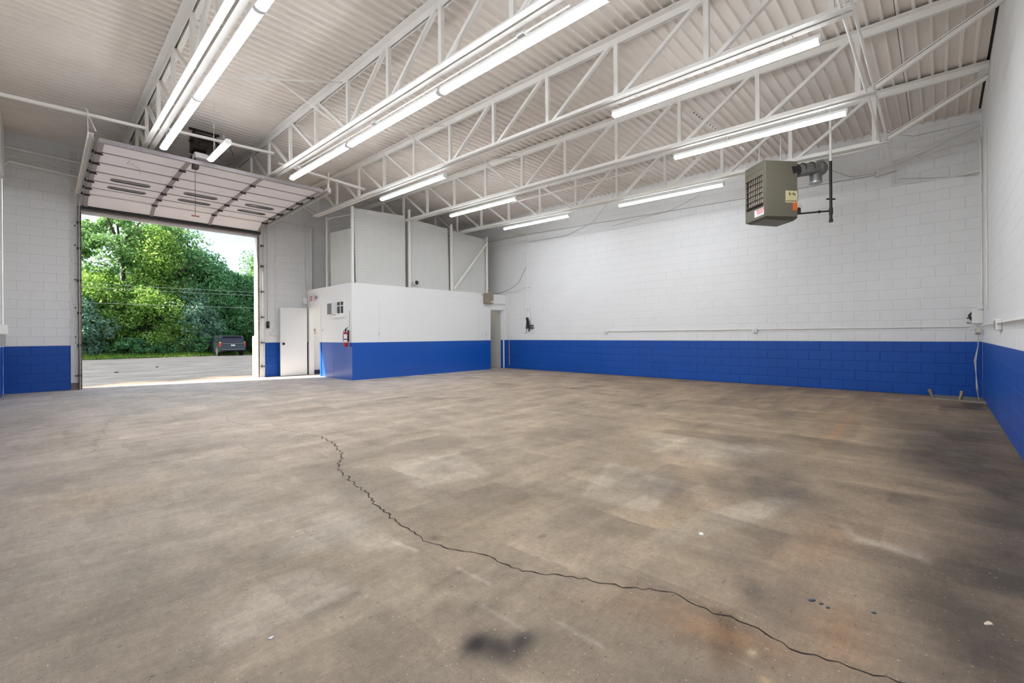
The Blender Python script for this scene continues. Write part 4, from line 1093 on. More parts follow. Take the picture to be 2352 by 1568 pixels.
# ------------------------------------------------------------------ back wall fittings
xw = XB - 0.018
conduit('conduit', [(xw, 7.20, 1.295), (xw, 3.16, 1.295), (xw, -0.38, 1.295)], 0.012, 'steel', 'long white horizontal conduit along the back wall above the blue paint')
for (yy, lab) in ((7.23, 'small white box at the left end of the long conduit on the back wall'), (3.16, 'small white box halfway along the long conduit on the back wall')):
    t = thing('junction_box', lab, 'electrical box', (XB - .03, yy, 1.2), 'boxes on the long conduit')
    part('box_body', MB().bbox(XB - .055, XB - .001, yy - .05, yy + .05, 1.215, 1.33, .008), 'fixture', t)
    part('knockout', MB().tube([(XB - .055, yy, 1.27), (XB - .06, yy, 1.27)], .016, 8), 'galv', t)
conduit('conduit', [(xw, 11.4, 4.93), (xw, 10.45, 4.72), (xw, 10.34, 4.66), (xw, 10.33, 4.5), (xw, 10.42, 2.3)], 0.020, 'steel', 'white conduit dropping down the left end of the back wall')
t = thing('disconnect_switch', 'stripped electrical switch with dark exposed wiring at the left end of the back wall', 'electrical box', (XB - .05, 10.3, 1.3))
part('conduit_fitting', MB().tube([(xw - .01, 10.42, 2.3), (xw - .01, 10.43, 1.95), (xw - .01, 10.40, 1.75)], [0.03, 0.04, 0.02], 8), 'fixture', t)
mb = MB(); rr = random.Random(4)
for i in range(14):
    a = 10.40 - rr.random() * .10; mb.tube([(XB - .03 - rr.random() * .05, a, 1.80), (XB - .05 - rr.random() * .05, a - rr.uniform(.0, .12), 1.62), (XB - .04, a - rr.uniform(-.05, .14), 1.42)], 0.012, 5)
part('loose_wires', mb, 'grime', t)
mb = MB()
for z in (1.42, 1.47, 1.52): mb.box(XB - .07, XB - .02, 10.08, 10.34, z, z + .022)
mb.tube([(XB - .05, 10.28, 1.32), (XB - .05, 10.25, 1.42)], .02, 6)
part('terminal_bars', mb, 'black', t)
part('back_plate', MB().box(XB - .012, XB - .001, 10.04, 10.40, 1.28, 1.56), 'fixture', t)
part('knob', MB().sphere((XB - .06, 10.08, 1.47), .035), 'galv', t)
part('thin_conduit', MB().tube([(xw, 10.42, 2.0), (xw, 10.36, 2.12), (xw, 10.28, 2.10), (xw, 10.22, 1.95), (xw, 10.21, 1.56)], .007, 5), 'wire_d', t)
part('hook', MB().tube([(xw, 10.43, 1.5), (xw, 10.42, 1.32), (xw, 10.48, 1.25)], .01, 5), 'wire_d', t)
t = thing('water_pipe', 'slim pipe by the narrow doorway, white above and bare copper over the blue paint', 'pipe', (XB - .04, 11.23, 0.15))
part('painted_pipe', MB().tube([(XB - .04, 11.23, 1.03), (XB - .04, 11.23, 2.62)], .013, 8), 'steel', t); part('copper_pipe', MB().tube([(XB - .04, 11.23, .12), (XB - .04, 11.23, 1.03)], .013, 8), 'copper', t)
def cable(pts, lab, m='wire_d', r=0.006): return conduit('cable', pts, r, m, lab, 'cable', None, 5)
cable([(XB - .03, 12.6, 2.70), (XB - .05, 11.6, 2.76), (XB - .05, 11.2, 2.83), (XB - .04, 10.75, 3.05), (XB - .03, 10.42, 3.55)], 'dark sagging cable rising from behind the cage to the conduit on the back wall', 'grime', 0.006)
cable([(XB - .03, 11.4, 2.75), (XB - .04, 10.9, 2.72), (XB - .02, 10.45, 2.85), (XB - .02, 10.2, 2.85)], 'thin grey cable drooping just above the narrow doorway', 'wire_d')
cable([(XB - .02, 12.9, 4.72), (XB - .02, 10.3, 4.68), (XB - .02, 5.34, 4.50), (XB - .02, 3.43, 4.44), (XB - .02, 1.6, 4.40), (XB - .02, 0.95, 4.38)], 'long thin cable running the length of the back wall below the deck', 'wire_d', 0.009)
cable([(XB - .02, 10.3, 4.42), (XB - .05, 8.6, 4.38), (XB - .1, 7.6, 4.62), (10.6, 6.3, 4.95)], 'loose cable swooping up from the back wall to the roof left of the lights', 'wire_d')
cable([(XB - .03, 7.0, 4.40), (XB - .06, 5.2, 4.50), (XB - .05, 4.4, 4.75)], 'short drooping cable on the back wall between the two rear strip lights', 'wire_d', 0.005)
cable([(9.25, 1.45, 4.05), (10.6, 1.2, 4.15), (XB - .02, .95, 4.42)], 'dark cable from the heater flue to the back wall', 'wire_d', 0.006)

# near corner: boxes, conduits, dangling wires
t = thing('electrical_box', 'open white switch box in the right corner of the back wall', 'electrical box', (XB - .06, -0.45, 1.35))
part('box_body', MB().bbox(11.38, 11.50, YR + .001, YR + .14, 1.35, 1.62, .006), 'fixture', t)
part('back_plate', MB().box(XB - .012, XB - .001, -0.54, -0.36, 1.36, 1.60), 'fixture', t)
part('switch_mechanism', MB().bbox(11.50, 11.63, YR + .05, YR + .13, 1.38, 1.60, .01), 'galv', t)
mb = MB(); mb.tube([(11.58, YR + .13, 1.55), (11.57, YR + .17, 1.50), (11.58, YR + .14, 1.42)], .018, 6); mb.tube([(11.56, YR + .13, 1.46), (11.56, YR + .20, 1.45)], .014, 6); mb.sphere((11.62, -0.37, 1.37), .012)
part('lever', mb, 'grime', t)
t = thing('junction_box', 'small white box above the open switch box in the right corner', 'electrical box', (11.36, YR + .03, 1.62)); part('box_body', MB().bbox(11.32, 11.42, YR + .001, YR + .07, 1.60, 1.72, .006), 'fixture', t)
t = thing('thermostat', 'beige tilted thermostat with a dark window low in the right corner', 'thermostat', (11.45, -0.46, 1.2))
mb = MB(); mb.bbox(-.09, .09, -.035, .035, -.05, .05, .008); q = part('housing', mb, 'beige', t, local=True); part('display', MB().box(-.03, .05, .035, .038, -.005, .02), 'dark', t, local=True)
t.location = (11.47, YR + .06, 1.215); t.rotation_euler = (0.1, R(10), 0)
conduit('conduit', [(11.30, YR + .02, 1.70), (11.30, YR + .02, 4.40), (11.34, YR + .03, 4.55), (11.5, YR + .10, 4.63), (XB - .03, YR + .3, 4.63), (XB - .02, 0.66, 4.55)], 0.014, 'steel', 'white conduit up the right corner that bends onto the back wall, lower of two')
conduit('conduit', [(11.36, YR + .02, 1.70), (11.36, YR + .02, 4.62), (11.42, YR + .05, 4.76), (XB - .05, YR + .25, 4.80), (XB - .03, 0.2, 4.74), (XB - .05, 0.75, 4.86)], 0.012, 'steel', 'white conduit up the right corner that bends onto the back wall, upper of two')
conduit('conduit', [(10.3, YR + .012, 1.56), (10.3, YR + .012, 4.40)], 0.010, 'steel', 'thin white conduit on the right wall beside the corner')
conduit('conduit', [(11.30, YR + .05, 1.31), (8.45, YR + .03, 1.31)], 0.010, 'steel', 'short white conduit along the right wall leaving the corner')
t = thing('junction_box', 'square white outlet box on the right wall', 'electrical box', (8.1, YR + .04, 1.22)); part('box_body', MB().bbox(8.10, 8.42, YR + .001, YR + .055, 1.22, 1.36, .008), 'fixture', t); part('cover', MB().box(8.14, 8.38, YR + .055, YR + .058, 1.24, 1.34), 'galv', t)
conduit('conduit', [(8.12, YR + .035, 1.31), (6.8, YR + .035, 1.31), (4.0, YR + .035, 1.31)], 0.016, 'steel', 'white conduit along the right wall towards the camera')
t = thing('loose_wires', 'pale loose wires hanging down the right corner onto the floor', 'wires', (11.2, -0.5, 0))
rr = random.Random(2)
for i in range(3):
    part('strand', MB().tube([(11.52, YR + .06, 1.17), (11.50 + .02 * i, YR + .06, 0.95), (11.46, YR + .09 + .012 * i, 0.7), (11.46 + .01 * i, YR + .09, .45), (11.47, YR + .07 + .01 * i, .2), (11.40 - .05 * i, YR + .06, .012)], .006, 5), 'wire_d' if i else 'wire', t)
for (yy, lab) in ((0.08, 'bronze pipe stub leaning out of the floor by the back wall, left one'), (-0.24, 'bronze pipe stub leaning from the floor by the back wall, closer to the corner')):
    t = thing('pipe_stub', lab, 'pipe', (11.12, yy, 0), 'pipe stubs in the floor')
    lean = .05 if yy > 0 else -.04
    part('stub', MB().tube([(11.13, yy, -.01), (11.16, yy + lean, .12)], .026, 10), 'bronze', t); part('cap', MB().tube([(11.16, yy + lean * .9, .11), (11.17, yy + lean * 1.1, .16)], .034, 8), 'bronze', t)
struct('floor_curb', MB().add([(11.05, 0.12, .001), (XB, 0.12, .001), (XB, YR, .001), (10.85, YR, .001), (11.08, 0.10, .02), (XB, 0.10, .02), (XB, YR, .02), (10.9, YR, .02)], [(4, 7, 6, 5), (0, 4, 5, 1), (0, 3, 7, 4)]), 'sill')
# bent angle frames high on the back wall
conduit('wall_bracket', [(XB - .03, 0.92, 4.44), (XB - .10, 0.93, 4.32), (XB - .03, .60, 4.38)], 0.012, 'wire_d', 'small bent bracket high on the back wall, left of the corner', 'bracket')
conduit('wall_bracket', [(XB - .03, 0.64, 4.60), (XB - .03, 0.63, 4.11), (XB - .03, -0.30, 4.07), (11.4, YR + .02, 4.05)], 0.012, 'steel', 'white L-shaped rod high on the back wall ending at the corner', 'bracket')
cable([(XB - .03, .58, 4.22), (XB - .03, .1, 4.12), (XB - .03, -.5, 4.02)], 'thin drooping cable below the L-shaped rod in the right corner', 'wire_d', .005)
cable([(9.75, 0.75, 4.62), (10.5, 0.5, 4.70), (XB - .05, 0.35, 4.98), (XB - .03, -.5, 4.98)], 'thin cord stretched from the last joist to the right corner', 'wire', .006)
chan('angle_brace', (XB - .03, YR + .01, deck(XB, 0) - .25), (XB - .03, 0.62, 4.52), 0.012, 0.035, 'steel', 'slanting angle on the back wall near the right corner under the deck', 'brace')
# left wall fittings at the left edge
conduit('conduit', [(XL + .02, 12.6, 1.60), (XL + .02, 12.6, 2.6), (XL + .03, 12.9, 2.85), (XL + .03, 13.6, 2.9)], 0.014, 'steel', 'white conduit on the left wall above the switch box')
t = thing('electrical_box', 'white open switch box on the left wall at the left edge of the picture', 'electrical box', (XL, 12.5, 1.05))
part('box_body', MB().bbox(XL + .001, XL + .15, 12.30, 12.55, 1.28, 1.45, .006), 'fixture', t); part('lower_box', MB().bbox(XL + .001, XL + .12, 12.32, 12.52, 1.06, 1.27, .006), 'galv', t)
struct('trim_6', MB().box(XL, XL + .045, 13.2, YG - .02, 4.62, 5.62), 'white')

# ------------------------------------------------------------------ unit heater
ht = thing('unit_heater', 'taupe gas unit heater with louvred front hanging near the back wall', 'heater', (8.36, 2.105, 3.155))
# local frame: side face runs along ex (screen right), front face runs along ey (away)
ang = math.atan2(1.725 - 2.105, 8.82 - 8.36)
ht.rotation_euler = (0, 0, ang)
Wd, Dp, Hh = 0.60, 0.50, 0.95
mb = MB()
mb.bbox(0.0, Wd, 0.0, Dp, 0.0, Hh, 0.012)
# front face cut-out: dark recess framed by proud border
part('cabinet', mb, 'heater', ht, local=True)
fx = -0.012
mb = MB(); mb.box(fx, 0, 0, Dp, Hh * .76, Hh); mb.box(fx, 0, 0, Dp, 0, Hh * .20); mb.box(fx, 0, 0, .035, Hh * .2, Hh * .76); mb.box(fx, 0, Dp - .035, Dp, Hh * .2, Hh * .76)
part('front_frame', mb, 'heater', ht, local=True)
part('recess', MB().box(-.006, 0.001, .035, Dp - .035, Hh * .2, Hh * .76), 'dark', ht, local=True)
for k in range(8):
    yy = .06 + k * (Dp - .17) / 7; mb = MB()
    mb.prism([(yy - .012, Hh * .27), (yy + .012, Hh * .27), (yy + .007, Hh * .75), (yy - .007, Hh * .75)], 0, -.010, -.005)
    part('heat_tube', mb, 'heater_fin', ht, local=True)
for k in range(6):
    z = Hh * (.25 + .1 * k); part('louvre', MB().beam((-.022, .03, z), (-.022, Dp - .03, z), .022, .005), 'heater' if k != 3 else 'heater_fin', ht, local=True)
part('seam', MB().box(-.014, -.011, .01, Dp - .01, Hh * .855, Hh * .860), 'dark', ht, local=True)
mb = MB(); mb.add([(0.0, 0, 0), (Wd, 0, 0), (Wd, Dp, 0), (0, Dp, 0), (.05, .05, -.03), (Wd - .05, .05, -.05), (Wd - .05, Dp - .05, -.05), (.05, Dp - .05, -.03)], [(4, 7, 6, 5), (0, 4, 5, 1), (1, 5, 6, 2), (2, 6, 7, 3), (3, 7, 4, 0)])
part('bottom_pan', mb, 'heater', ht, local=True)
part('rating_tag', MB().box(Wd * .62, Wd * .98, -.003, 0, Hh * .26, Hh * .47), 'tag', ht, local=True)
mb = MB(); rr = random.Random(8)
for k in range(9): a = Wd * (.72 + .024 * k); mb.box(a, a + .007, -.0045, -.003, Hh * (.385 + .03 * rr.random()), Hh * (.41 + .04 * rr.random()))
for k in range(12): a = Wd * (.64 + .026 * k); mb.box(a, a + .010, -.0045, -.003, Hh * .280, Hh * (.290 + .012 * rr.random()))
part('tag_print', mb, 'iron', ht, local=True)
part('orange_sticker', MB().box(Wd * .84, Wd * .975, -.003, 0, Hh * .125, Hh * .26), 'orange', ht, local=True)
part('service_sticker', MB().box(-.0155, -.012, .015, .25, Hh * .045, Hh * .17), 'label_white', ht, local=True)
mb = MB(); mb.box(-.0165, -.0155, .018, .19, Hh * .125, Hh * .160)
for k in range(11): a = .03 + k * .014; mb.box(-.0165, -.0155, a, a + .009, Hh * .085, Hh * (.105 + .01 * rr.random()))
mb.box(-.0165, -.0155, .02, .19, Hh * .062, Hh * .066)
part('red_lettering', mb, 'redink', ht, local=True)
mb = MB()
for k in range(9): a = .032 + k * .016; mb.box(-.0172, -.0165, a, a + .010, Hh * .135, Hh * .150)
part('white_lettering', mb, 'label_white', ht, local=True)
for (px_, py_) in ((.38, .12), (.20, .42)): part('hanger_rod', MB().tube([(px_, py_, Hh), (px_, py_, Hh + .42)], .006, 6), 'wire', ht, local=True)
part('gas_valve', MB().bbox(Wd, Wd + .12, .06, .16, .08, .20, .02), 'grime', ht, local=True)
mb = MB(); mb.tube([(Wd, .05, .55), (Wd + .035, .05, .50), (Wd + .05, .05, .38), (Wd + .03, .05, .26), (Wd, .05, .22)], .007, 6); mb.tube([(Wd, .05, .12), (Wd + .06, .03, .24), (Wd + .10, .03, .18)], .006, 6); mb.tube([(Wd, .06, .02), (Wd - .06, .03, -.02), (Wd - .2, .05, -.03)], .006, 6)
part('wiring', mb, 'wire_d', ht, local=True)
# flue
fl = thing('flue_duct', 'grey galvanised flue with an elbow and drop cap behind the unit heater', 'duct', (8.9, 1.65, 3.8))
a_ = Vector((8.90, 1.80, 3.98)); b_ = Vector((9.27, 1.50, 4.06))
part('black_collar', MB().tube([(8.80, 1.86, 3.95), (8.93, 1.77, 3.985)], .115, 16), 'black', fl)
part('horizontal_duct', MB().tube([(8.88, 1.82, 3.955), (9.0, 1.70, 3.99), (9.13, 1.60, 4.02), (9.27, 1.50, 4.04)], .105, 16), 'flue', fl)
for p_ in ((9.0, 1.70, 4.005), (9.13, 1.60, 4.03)):
    part('duct_ring', MB().tube([(p_[0] - .006, p_[1] + .005, p_[2]), (p_[0] + .006, p_[1] - .005, p_[2])], .109, 16), 'grime', fl)
part('elbow', MB().sphere((9.29, 1.49, 4.04), .125, 14, 8), 'flue', fl)
part('drop_tee', MB().tube([(9.25, 1.54, 4.02), (9.25, 1.54, 3.80)], .090, 16), 'flue', fl)
part('draft_cap', MB().tube([(9.25, 1.54, 3.815), (9.25, 1.54, 3.79)], .096, 16), 'galv', fl)
part('wall_run', MB().tube([(9.29, 1.49, 4.04), (XB - .01, 1.86, 4.93)], .07, 12), 'galv', fl)
t = thing('wall_collar', 'pale square plate where the flue meets the back wall', 'plate', (XB, 1.93, 4.8)); part('plate', MB().box(XB - .015, XB - .001, 1.84, 2.12, 4.82, 5.02), 'fixture', t)
# gas pipe
gp = thing('gas_pipe', 'vertical gas pipe right of the unit heater, white above and black below', 'pipe', (9.13, 1.45, 3.1))
gx, gy = 9.20, 1.32
part('painted_pipe', MB().tube([(gx, gy, 4.10), (gx, gy, deck(gx, gy) - .001)], .018, 10), 'steel', gp)
part('black_pipe', MB().tube([(gx, gy, 3.09), (gx, gy, 4.10)], .022, 10), 'iron', gp)
part('end_cap', MB().tube([(gx, gy, 3.07), (gx, gy, 3.12)], .030, 10), 'iron', gp)
part('valve', MB().tube([(gx - .05, gy + .05, 3.46), (gx + .05, gy - .05, 3.46)], .014, 8), 'iron', gp)
part('tee', MB().tube([(gx, gy, 3.20), (gx, gy, 3.31)], .030, 10), 'iron', gp)
part('branch', MB().tube([(gx, gy, 3.26), (9.06, 1.46, 3.245), (8.85, 1.71, 3.22)], .014, 8), 'iron', gp)
part('branch_valve', MB().sphere((9.06, 1.46, 3.245), .026), 'iron', gp)
t = thing('perforated_strap', 'perforated angle with black slots above the unit heater', 'strap', (8.3, 2.6, 4.7))
mb = MB().beam((7.65, 3.05, 5.0), (8.62, 2.50, 4.46), .006, .04); part('angle', mb, 'steel', t)
mb = MB()
for k in range(18):
    q = Vector((7.65, 3.05, 5.0)).lerp(Vector((8.62, 2.50, 4.46)), (k + 1) / 20); d = (Vector((8.62, 2.50, 4.46)) - Vector((7.65, 3.05, 5.0))).normalized()
    mb.beam(q - d * .012, q + d * .012, .010, .016)
part('slot', mb, 'black', t)

# ------------------------------------------------------------------ outside
def gz(Y): return -0.015 * max(0.0, Y - YG)
g = bpy.data.materials.new('worn_asphalt'); g.use_nodes = True; n = g.node_tree; b = n.nodes['Principled BSDF']; b.inputs['Roughness'].default_value = .9
ge = n.nodes.new('ShaderNodeNewGeometry')
def N(scale, det, sx=(1, 1, 1)):
    mpp = n.nodes.new('ShaderNodeMapping'); mpp.inputs['Scale'].default_value = sx; n.links.new(ge.outputs['Position'], mpp.inputs[0])
    t_ = n.nodes.new('ShaderNodeTexNoise'); t_.inputs['Scale'].default_value = scale; t_.inputs['Detail'].default_value = det; n.links.new(mpp.outputs[0], t_.inputs[0]); return t_.outputs[0]
r1 = n.nodes.new('ShaderNodeValToRGB'); r1.color_ramp.elements[0].position = .35; r1.color_ramp.elements[1].position = .65
r1.color_ramp.elements[0].color = (*s(66, 65, 65), 1); r1.color_ramp.elements[1].color = (*s(100, 97, 94), 1); n.links.new(N(.6, 10, (1, 2.2, 1)), r1.inputs[0])
r2 = n.nodes.new('ShaderNodeValToRGB'); r2.color_ramp.elements[0].color = (.72, .72, .72, 1); r2.color_ramp.elements[1].color = (1.15, 1.15, 1.15, 1); r2.color_ramp.elements[0].position = .35; r2.color_ramp.elements[1].position = .65; n.links.new(N(9, 6), r2.inputs[0])
m1 = n.nodes.new('ShaderNodeMix'); m1.data_type = 'RGBA'; m1.blend_type = 'MULTIPLY'; m1.inputs[0].default_value = 1; n.links.new(r1.outputs[0], m1.inputs[6]); n.links.new(r2.outputs[0], m1.inputs[7])
sx = n.nodes.new('ShaderNodeSeparateXYZ'); n.links.new(ge.outputs['Position'], sx.inputs[0])
ad = n.nodes.new('ShaderNodeMath'); ad.operation = 'MULTIPLY_ADD'; n.links.new(N(.9, 6), ad.inputs[0]); ad.inputs[1].default_value = 3.0; n.links.new(sx.outputs['Y'], ad.inputs[2])
mr = n.nodes.new('ShaderNodeMapRange'); mr.inputs['From Min'].default_value = 17.6; mr.inputs['From Max'].default_value = 16.6; n.links.new(ad.outputs[0], mr.inputs['Value'])
m2 = n.nodes.new('ShaderNodeMix'); m2.data_type = 'RGBA'; n.links.new(mr.outputs[0], m2.inputs[0]); n.links.new(m1.outputs[2], m2.inputs[6]); m2.inputs[7].default_value = (*s(150, 128, 108), 1)
n.links.new(m2.outputs[2], b.inputs['Base Color'])
mb = MB(); Ys = [YG + .3, 20, 30, 40, 47.4]
for a, c in zip(Ys[:-1], Ys[1:]): mb.quad((-40, a, gz(a) - .004), (60, a, gz(a) - .004), (60, c, gz(c) - .004), (-40, c, gz(c) - .004))
struct('asphalt_lot', mb, [g])
M['soil'] = mat('soil', s(84, 84, 50), .95, var=.4, vscale=1.5, var2=s(60, 74, 34))
mb = MB(); zg = gz(47.4)
nx_, ny_ = 60, 14
vs = []; rr = random.Random(1)
for j in range(ny_ + 1):
    for i in range(nx_ + 1):
        X = -45 + 110 * i / nx_; Y = 46.9 + 60 * (j / ny_) ** 1.4
        vs.append((X, Y + (0 if j else rr.uniform(-.15, .35)), zg + .02 + (0 if j == 0 else rr.uniform(0, .15)) + max(0, (Y - 60)) * .02))
mb.add(vs, [(j * (nx_ + 1) + i, j * (nx_ + 1) + i + 1, (j + 1) * (nx_ + 1) + i + 1, (j + 1) * (nx_ + 1) + i) for j in range(ny_) for i in range(nx_)])
struct('verge_ground', mb, 'soil')

def leaf_mesh(name, nleaf, size, matn, shape, seed, up=0.0):
    """random leaf sprays on a clumpy crown; shape(rng, n) -> points and outward dirs"""
    rng = np.random.RandomState(seed)
    P, D = shape(rng, nleaf); n_ = len(P)
    a = rng.normal(size=(n_, 3)) + D * 0.9 + np.array([0, 0, up]); a /= np.linalg.norm(a, axis=1)[:, None]      # leaf normal
    t = np.cross(a, rng.normal(size=(n_, 3))); t /= np.linalg.norm(t, axis=1)[:, None]; bt = np.cross(a, t)
    sz = size * rng.uniform(.5, 1.25, n_)[:, None]
    v = np.stack([P - t * sz, P - bt * sz * .45, P + t * sz, P + bt * sz * .45], 1).reshape(-1, 3)
    me = bpy.data.meshes.new(name); me.vertices.add(len(v)); me.vertices.foreach_set('co', v.ravel())
    me.loops.add(n_ * 4); me.loops.foreach_set('vertex_index', np.arange(n_ * 4))
    me.polygons.add(n_); me.polygons.foreach_set('loop_start', np.arange(0, n_ * 4, 4)); me.polygons.foreach_set('loop_total', np.full(n_, 4))
    me.update(calc_edges=True)
    tone = np.clip(rng.normal(.5, .28, n_) + 0.12 * np.sin(P[:, 0] * 2.1) * np.cos(P[:, 2] * 1.7), 0, 1)
    at = me.attributes.new('tone', 'FLOAT', 'FACE'); at.data.foreach_set('value', tone.astype(np.float32))
    me.materials.append(M[matn]); return me

def crown(rx, ry, h0, h1, nclump, top=1.0, low=0.0, sm=1.0):
    def f(rng, n_):
        c = rng.normal(size=(nclump, 3)); c /= np.linalg.norm(c, axis=1)[:, None]; c *= rng.uniform(.35, 1.0, nclump)[:, None] ** .5
        hz = (h1 - h0) / 2; cz = (h1 + h0) / 2
        taper = 1 - low * np.clip(-c[:, 2], 0, 1)
        cc = np.stack([c[:, 0] * rx * taper, c[:, 1] * ry * taper, cz + c[:, 2] * hz], 1)
        cr_ = rng.uniform(.10, .24, nclump) * (rx + hz) * sm
        k = rng.randint(0, nclump, n_)
        d = rng.normal(size=(n_, 3)); d /= np.linalg.norm(d, axis=1)[:, None]
        rad = rng.uniform(.25, 1, n_)[:, None] ** .45
        p = cc[k] + d * rad * cr_[k][:, None] * np.array([1, 1, .75])
        return p, d
    return f
KIND = {
 'tall': dict(me=leaf_mesh('crown_tall', 26000, .17, 'leaf_mid', crown(3.4, 3.0, 1.2, 13.0, 90), 1), h=12, tr=.28),
 'sparse': dict(me=leaf_mesh('crown_sparse', 13000, .16, 'leaf_mid', crown(3.6, 3.0, 4.0, 13.5, 60, sm=.6), 11), h=12.5, tr=.26),
 'dark': dict(me=leaf_mesh('crown_dark', 26000, .17, 'leaf_dark', crown(3.2, 2.8, .3, 10.0, 90), 2), h=9, tr=.22),
 'yellow': dict(me=leaf_mesh('crown_yellow', 20000, .14, 'leaf_yel', crown(2.6, 2.0, .2, 6.5, 70), 3, up=.5), h=5.5, tr=.12),
 'teal': dict(me=leaf_mesh('crown_teal', 18000, .15, 'leaf_teal', crown(2.2, 1.8, 0.1, 5.0, 60), 4), h=4, tr=.10),
 'vine': dict(me=leaf_mesh('crown_vine', 20000, .15, 'leaf_yel', crown(1.5, 1.3, .3, 11.0, 70), 5, up=.4), h=10, tr=.18),
 'bush': dict(me=leaf_mesh('crown_bush', 9000, .11, 'leaf_dark', crown(1.3, 1.0, -.2, 1.7, 30), 6), h=1.2, tr=.05),
}
def trunk_mesh(h, r):
    mb = MB(); rr = random.Random(int(h * 10)); p = Vector((0, 0, -.3)); pts = [p.copy()]
    for k in range(6): p = p + Vector((rr.uniform(-.25, .25), rr.uniform(-.2, .2), h / 6)); pts.append(p.copy())
    mb.tube(pts, [r * (1 - .12 * i) for i in range(7)], 7)
    for k in range(7):
        i = rr.randint(2, 5); q = pts[i]; a = rr.uniform(0, 6.28); L = h * rr.uniform(.18, .35)
        mb.tube([q, q + Vector((math.cos(a) * L * .5, math.sin(a) * L * .5, L * .4)), q + Vector((math.cos(a) * L, math.sin(a) * L, L * .8))], [r * .45, r * .3, r * .1], 5)
    return mesh('trunk', mb, 'bark')
for k in KIND.values(): k['tm'] = trunk_mesh(k['h'], k['tr'])
NM = {'sparse': ('broadleaf_tree', 'tree'), 'tall': ('broadleaf_tree', 'tree'), 'dark': ('dense_tree', 'tree'), 'yellow': ('leafy_shrub', 'shrub'), 'teal': ('feathery_shrub', 'shrub'), 'vine': ('vine_covered_tree', 'tree'), 'bush': ('low_bush', 'shrub')}
def tree(kind, X, Y, sc_, lab, rz=0.0, sx=1.0):
    K = KIND[kind]; nm, cat = NM[kind]
    t = thing(nm, lab, cat, (X, Y, gz(47.4) + .02), 'trees and shrubs across the lot', rz)
    for (pn, me) in (('foliage', K['me']), ('trunk', K['tm'])):
        o = bpy.data.objects.new(pn, me); C.objects.link(o); o.parent = t; o.scale = (sc_ * sx, sc_ * sx, sc_)
    return t
trees = [
 ('sparse', 4.6, 54.5, 1.0, 'tall open broadleaf tree with yellowish top at the left of the doorway view', .3, 1.0),
 ('tall', 8.3, 56.0, 1.06, 'tall broadleaf tree behind the vine-covered trunk in the centre of the doorway view', 1.9, 1.0),
 ('vine', 7.6, 52.6, 1.05, 'narrow vine-covered tree, bright green, in the centre of the doorway view', 0, 1.0),
 ('dark', 11.4, 54.5, 1.02, 'dense dark tree right of centre behind the parked vehicle', .8, 1.0),
 ('dark', 14.8, 55.5, 0.86, 'dense dark tree partly cut off by the right door jamb', 2.2, 1.0),
 ('tall', 18.4, 58.5, 0.9, 'broadleaf tree seen as a sprig against the sky at the right of the doorway', 1.1, .9),
 ('yellow', 3.2, 51.8, 1.12, 'bright yellow-green shrub at the left of the doorway view', 0.5, 1.0),
 ('yellow', 6.3, 50.9, .92, 'yellow-green shrub in front of the vine-covered tree', 2.5, 1.1),
 ('teal', 1.9, 50.0, .95, 'blue-green feathery shrub at the far left of the doorway view', 0, 1.0),
 ('teal', 9.6, 51.3, 1.15, 'silvery green feathery tree just left of the parked vehicle', 1.0, 1.0),
 ('dark', 3.9, 52.5, .52, 'low dark tree behind the blue-green shrub', 1.4, 1.3),
 ('dark', 12.6, 52.6, .58, 'leafy dark tree directly behind the parked vehicle', 3.0, 1.3),
 ('yellow', 8.4, 50.4, .55, 'small yellow-green shrub at the grass edge in the centre', .9, 1.3),
 ('bush', 5.0, 49.6, 1.0, 'low bush at the grass edge in front of the yellow-green shrub', 0, 1.3),
 ('bush', 10.2, 49.6, 1.05, 'low bush touching the left side of the parked vehicle', 1, 1.2),
 ('bush', 7.4, 49.7, .9, 'low bush at the grass edge in the centre of the doorway view', 2, 1.3),
 ('dark', 0.2, 56.0, .62, 'dense tree at the far left edge of the doorway view, behind the shrubs', 2.7, 1.1),
 ('dark', 17.6, 53.2, .75, 'dense tree beyond the right door jamb', .2, 1.1),
 ('dark', -3.5, 54, .9, 'dense tree hidden left of the doorway', .6, 1.1),
 ('yellow', -1.2, 51.5, 1.0, 'yellow-green shrub hidden left of the doorway', 1.2, 1.2),
 ('tall', -2.0, 57.5, .8, 'tall tree hidden just left of the doorway', 2.2, 1.1),
 ('tall', -7.5, 56, .9, 'tall tree hidden left of the doorway, farther along the tree line', 1.6, 1.1),
 ('dark', 21.5, 55, .9, 'dense tree hidden right of the doorway', .4, 1.1),
 ('tall', 25.5, 56, .95, 'tall tree hidden right of the doorway, farther along the tree line', 2.6, 1.1),
]
for a in trees: tree(a[0], a[1], a[2], a[3], a[4], a[5], a[6])
def gshape(rng, n_):
    x = rng.uniform(-12, 28, n_); y_ = rng.uniform(47.0, 50.2, n_)
    return np.stack([x, y_, np.full(n_, gz(47.4) + .10) + rng.uniform(0, .10, n_)], 1), np.zeros((n_, 3))
rng = np.random.RandomState(9); nb = 26000
P_ = gshape(rng, nb)[0]; hgt = rng.uniform(.12, .34, nb) * np.clip((P_[:, 1] - 46.6) / 1.5, .4, 1.4); wv = rng.normal(0, .07, (nb, 2)); th = rng.uniform(0, 3.14, nb); ww = .025
v = np.zeros((nb, 3, 3)); v[:, 0] = P_; v[:, 1] = P_; v[:, 2] = P_
v[:, :, 2] -= .1
v[:, 0, 0] -= np.cos(th) * ww; v[:, 0, 1] -= np.sin(th) * ww; v[:, 1, 0] += np.cos(th) * ww; v[:, 1, 1] += np.sin(th) * ww; v[:, 2, 0] += wv[:, 0]; v[:, 2, 1] += wv[:, 1]; v[:, 2, 2] += hgt
